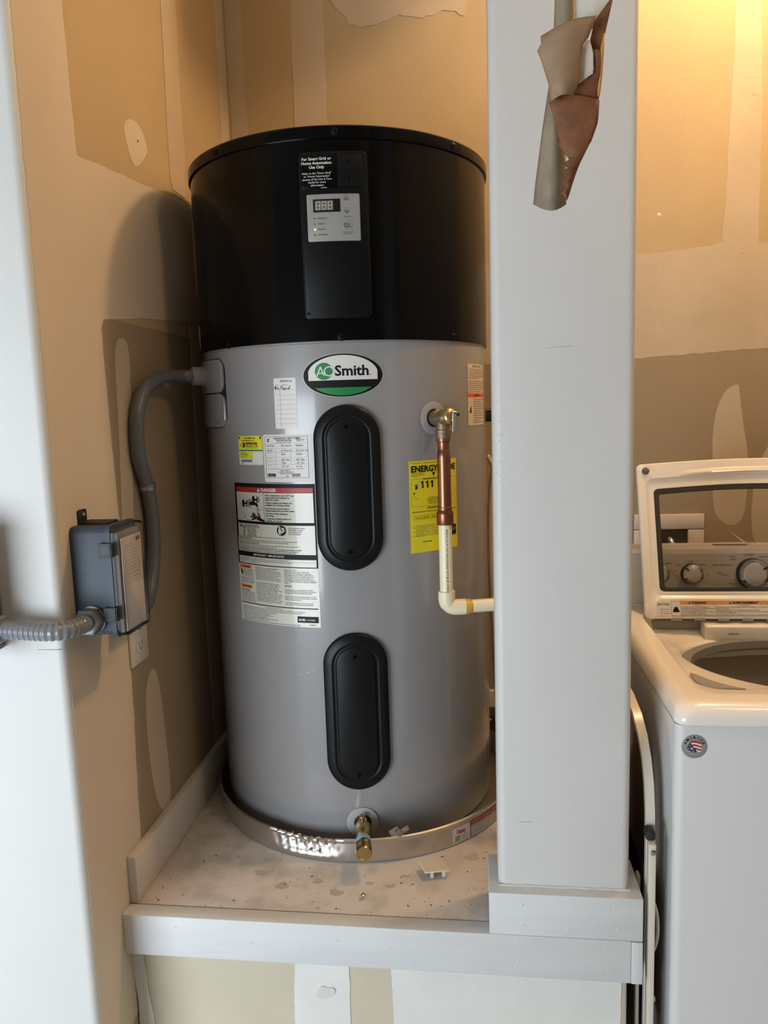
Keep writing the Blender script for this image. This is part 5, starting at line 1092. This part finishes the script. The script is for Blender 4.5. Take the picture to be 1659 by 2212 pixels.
# round badge on the front
bx, bz_ = .3635, .914
bd2 = lathe('round_badge', (bx, .002, bz_), (0, -1, 0), [(.0215, 0), (.0215, .0006), (.0210, .0008)], mat('badge_silver', (.33, .33, .33), .4, metal=.3), ws, 48); bd2['label'] = 'round silver badge with AMERICA and a flag'
p = Print(lambda x, y, h: (bx + x, .002 - .0008 - h, bz_ + y))
for i, ch in enumerate('AMERICA'):
    a = R_(160 - i * 22.5 + (2 if i > 2 else 0) - 3); r = .0142; V_, F_ = textgeo(ch, .03, 'CENTER')
    c_, s_ = math.cos(a - PI / 2), math.sin(a - PI / 2)
    p.add([(r * math.cos(a) + (vx * c_ - vy * s_) * .0066, r * math.sin(a) + (vx * s_ + vy * c_) * .0066) for vx, vy in V_], F_, RED if ch == 'E' else INK, .0003)
p.ring(0, 0, .0185, .0003, INKS, .0003, 30, 185, 330)
navy = mat('flag_navy', (.02, .03, .08), .4)
for j in range(6):
    y0_, y1_ = .0085 - j * .003, .0085 - (j + 1) * .003; m_ = RED if j % 2 == 0 else LAB; V = []; F = []
    for i in range(9):
        t = i / 8; x = -.008 + .020 * t; wv = .0018 * math.sin(t * 4.2); lim = math.sqrt(max(0, .0135 ** 2 - x * x)); V += [(x, max(-lim, min(lim, y0_ + wv))), (x, max(-lim, min(lim, y1_ + wv)))]
    for i in range(8): F.append((2 * i, 2 * i + 1, 2 * i + 3, 2 * i + 2))
    p.add(V, F, m_, .0004)
p.poly([(-.0095, .0055), (-.0065, .0058), (-.0035, .0015), (.001, -.004), (.0045, -.009), (.001, -.0105), (-.005, -.0095), (-.011, -.0055), (-.0125, -.001), (-.0105, .002)], navy, .0006)
for cx_, cy_, s_ in ((-.0045, -.0035, .003), (-.0095, -.003, .0014), (-.002, -.008, .0014), (-.008, .002, .0013)):
    p.poly([(cx_ + (s_ if i % 2 == 0 else s_ * .42) * math.sin(PI * i / 5), cy_ + (s_ if i % 2 == 0 else s_ * .42) * math.cos(PI * i / 5)) for i in range(10)], LAB, .0008)
p.build('printing', bd2)
# laundry valve box in the back wall, hoses, card on the console
vb_ = empty('valve_box', (.58, YB, 1.1)); tag(vb_, 'white plastic laundry valve box in the wall behind the washer', 'valve box')
b = bmesh.new()
for a in ((.45, .648, YB - .012, YB - .001, 1.135, 1.180), (.45, .648, YB - .012, YB - .001, 1.0, 1.03), (.602, .648, YB - .012, YB - .001, 1.031, 1.1345), (.45, .470, YB - .012, YB - .001, 1.031, 1.1345)): bmbox(*a, .004, 2, b)
frombm('box_frame', b, OUTL, vb_); box('box_recess', .4705, .6015, YB - .004, YB - .0012, 1.031, 1.1345, mat('recess_brown', (.05, .035, .02), .7), vb_, .0005)
for x, m_ in ((.50, DARK), (.548, STEEL)):
    tube('supply_hose', catmull([(x, YB - .006, 1.10), (x, YB - .04, 1.105), (x + .012, YB - .055, 1.05), (x + .015, YB - .06, .95)], 8), .010, m_, vb_, 12)
fc_ = empty('folded_card', (.68, .71, 1.139)); tag(fc_, 'white folded card lying on top of the washer console', 'card')
mesh('card', [(.590, .700, 1.1402), (.675, .695, 1.1402), (.682, .729, 1.1402), (.600, .729, 1.1402), (.672, .728, 1.1406), (.640, .729, 1.169), (.682, .729, 1.1406)], [(0, 1, 2, 3), (4, 6, 5)], WPAPER, fc_, None)

# the setter object used for lettering is not part of the scene
bpy.data.objects.remove(_fo); bpy.data.curves.remove(_fc)
for o in list(bpy.data.objects):
    if o.parent is None and 'category' not in o and o.type == 'MESH' and 'kind' not in o: o['kind'] = 'structure'
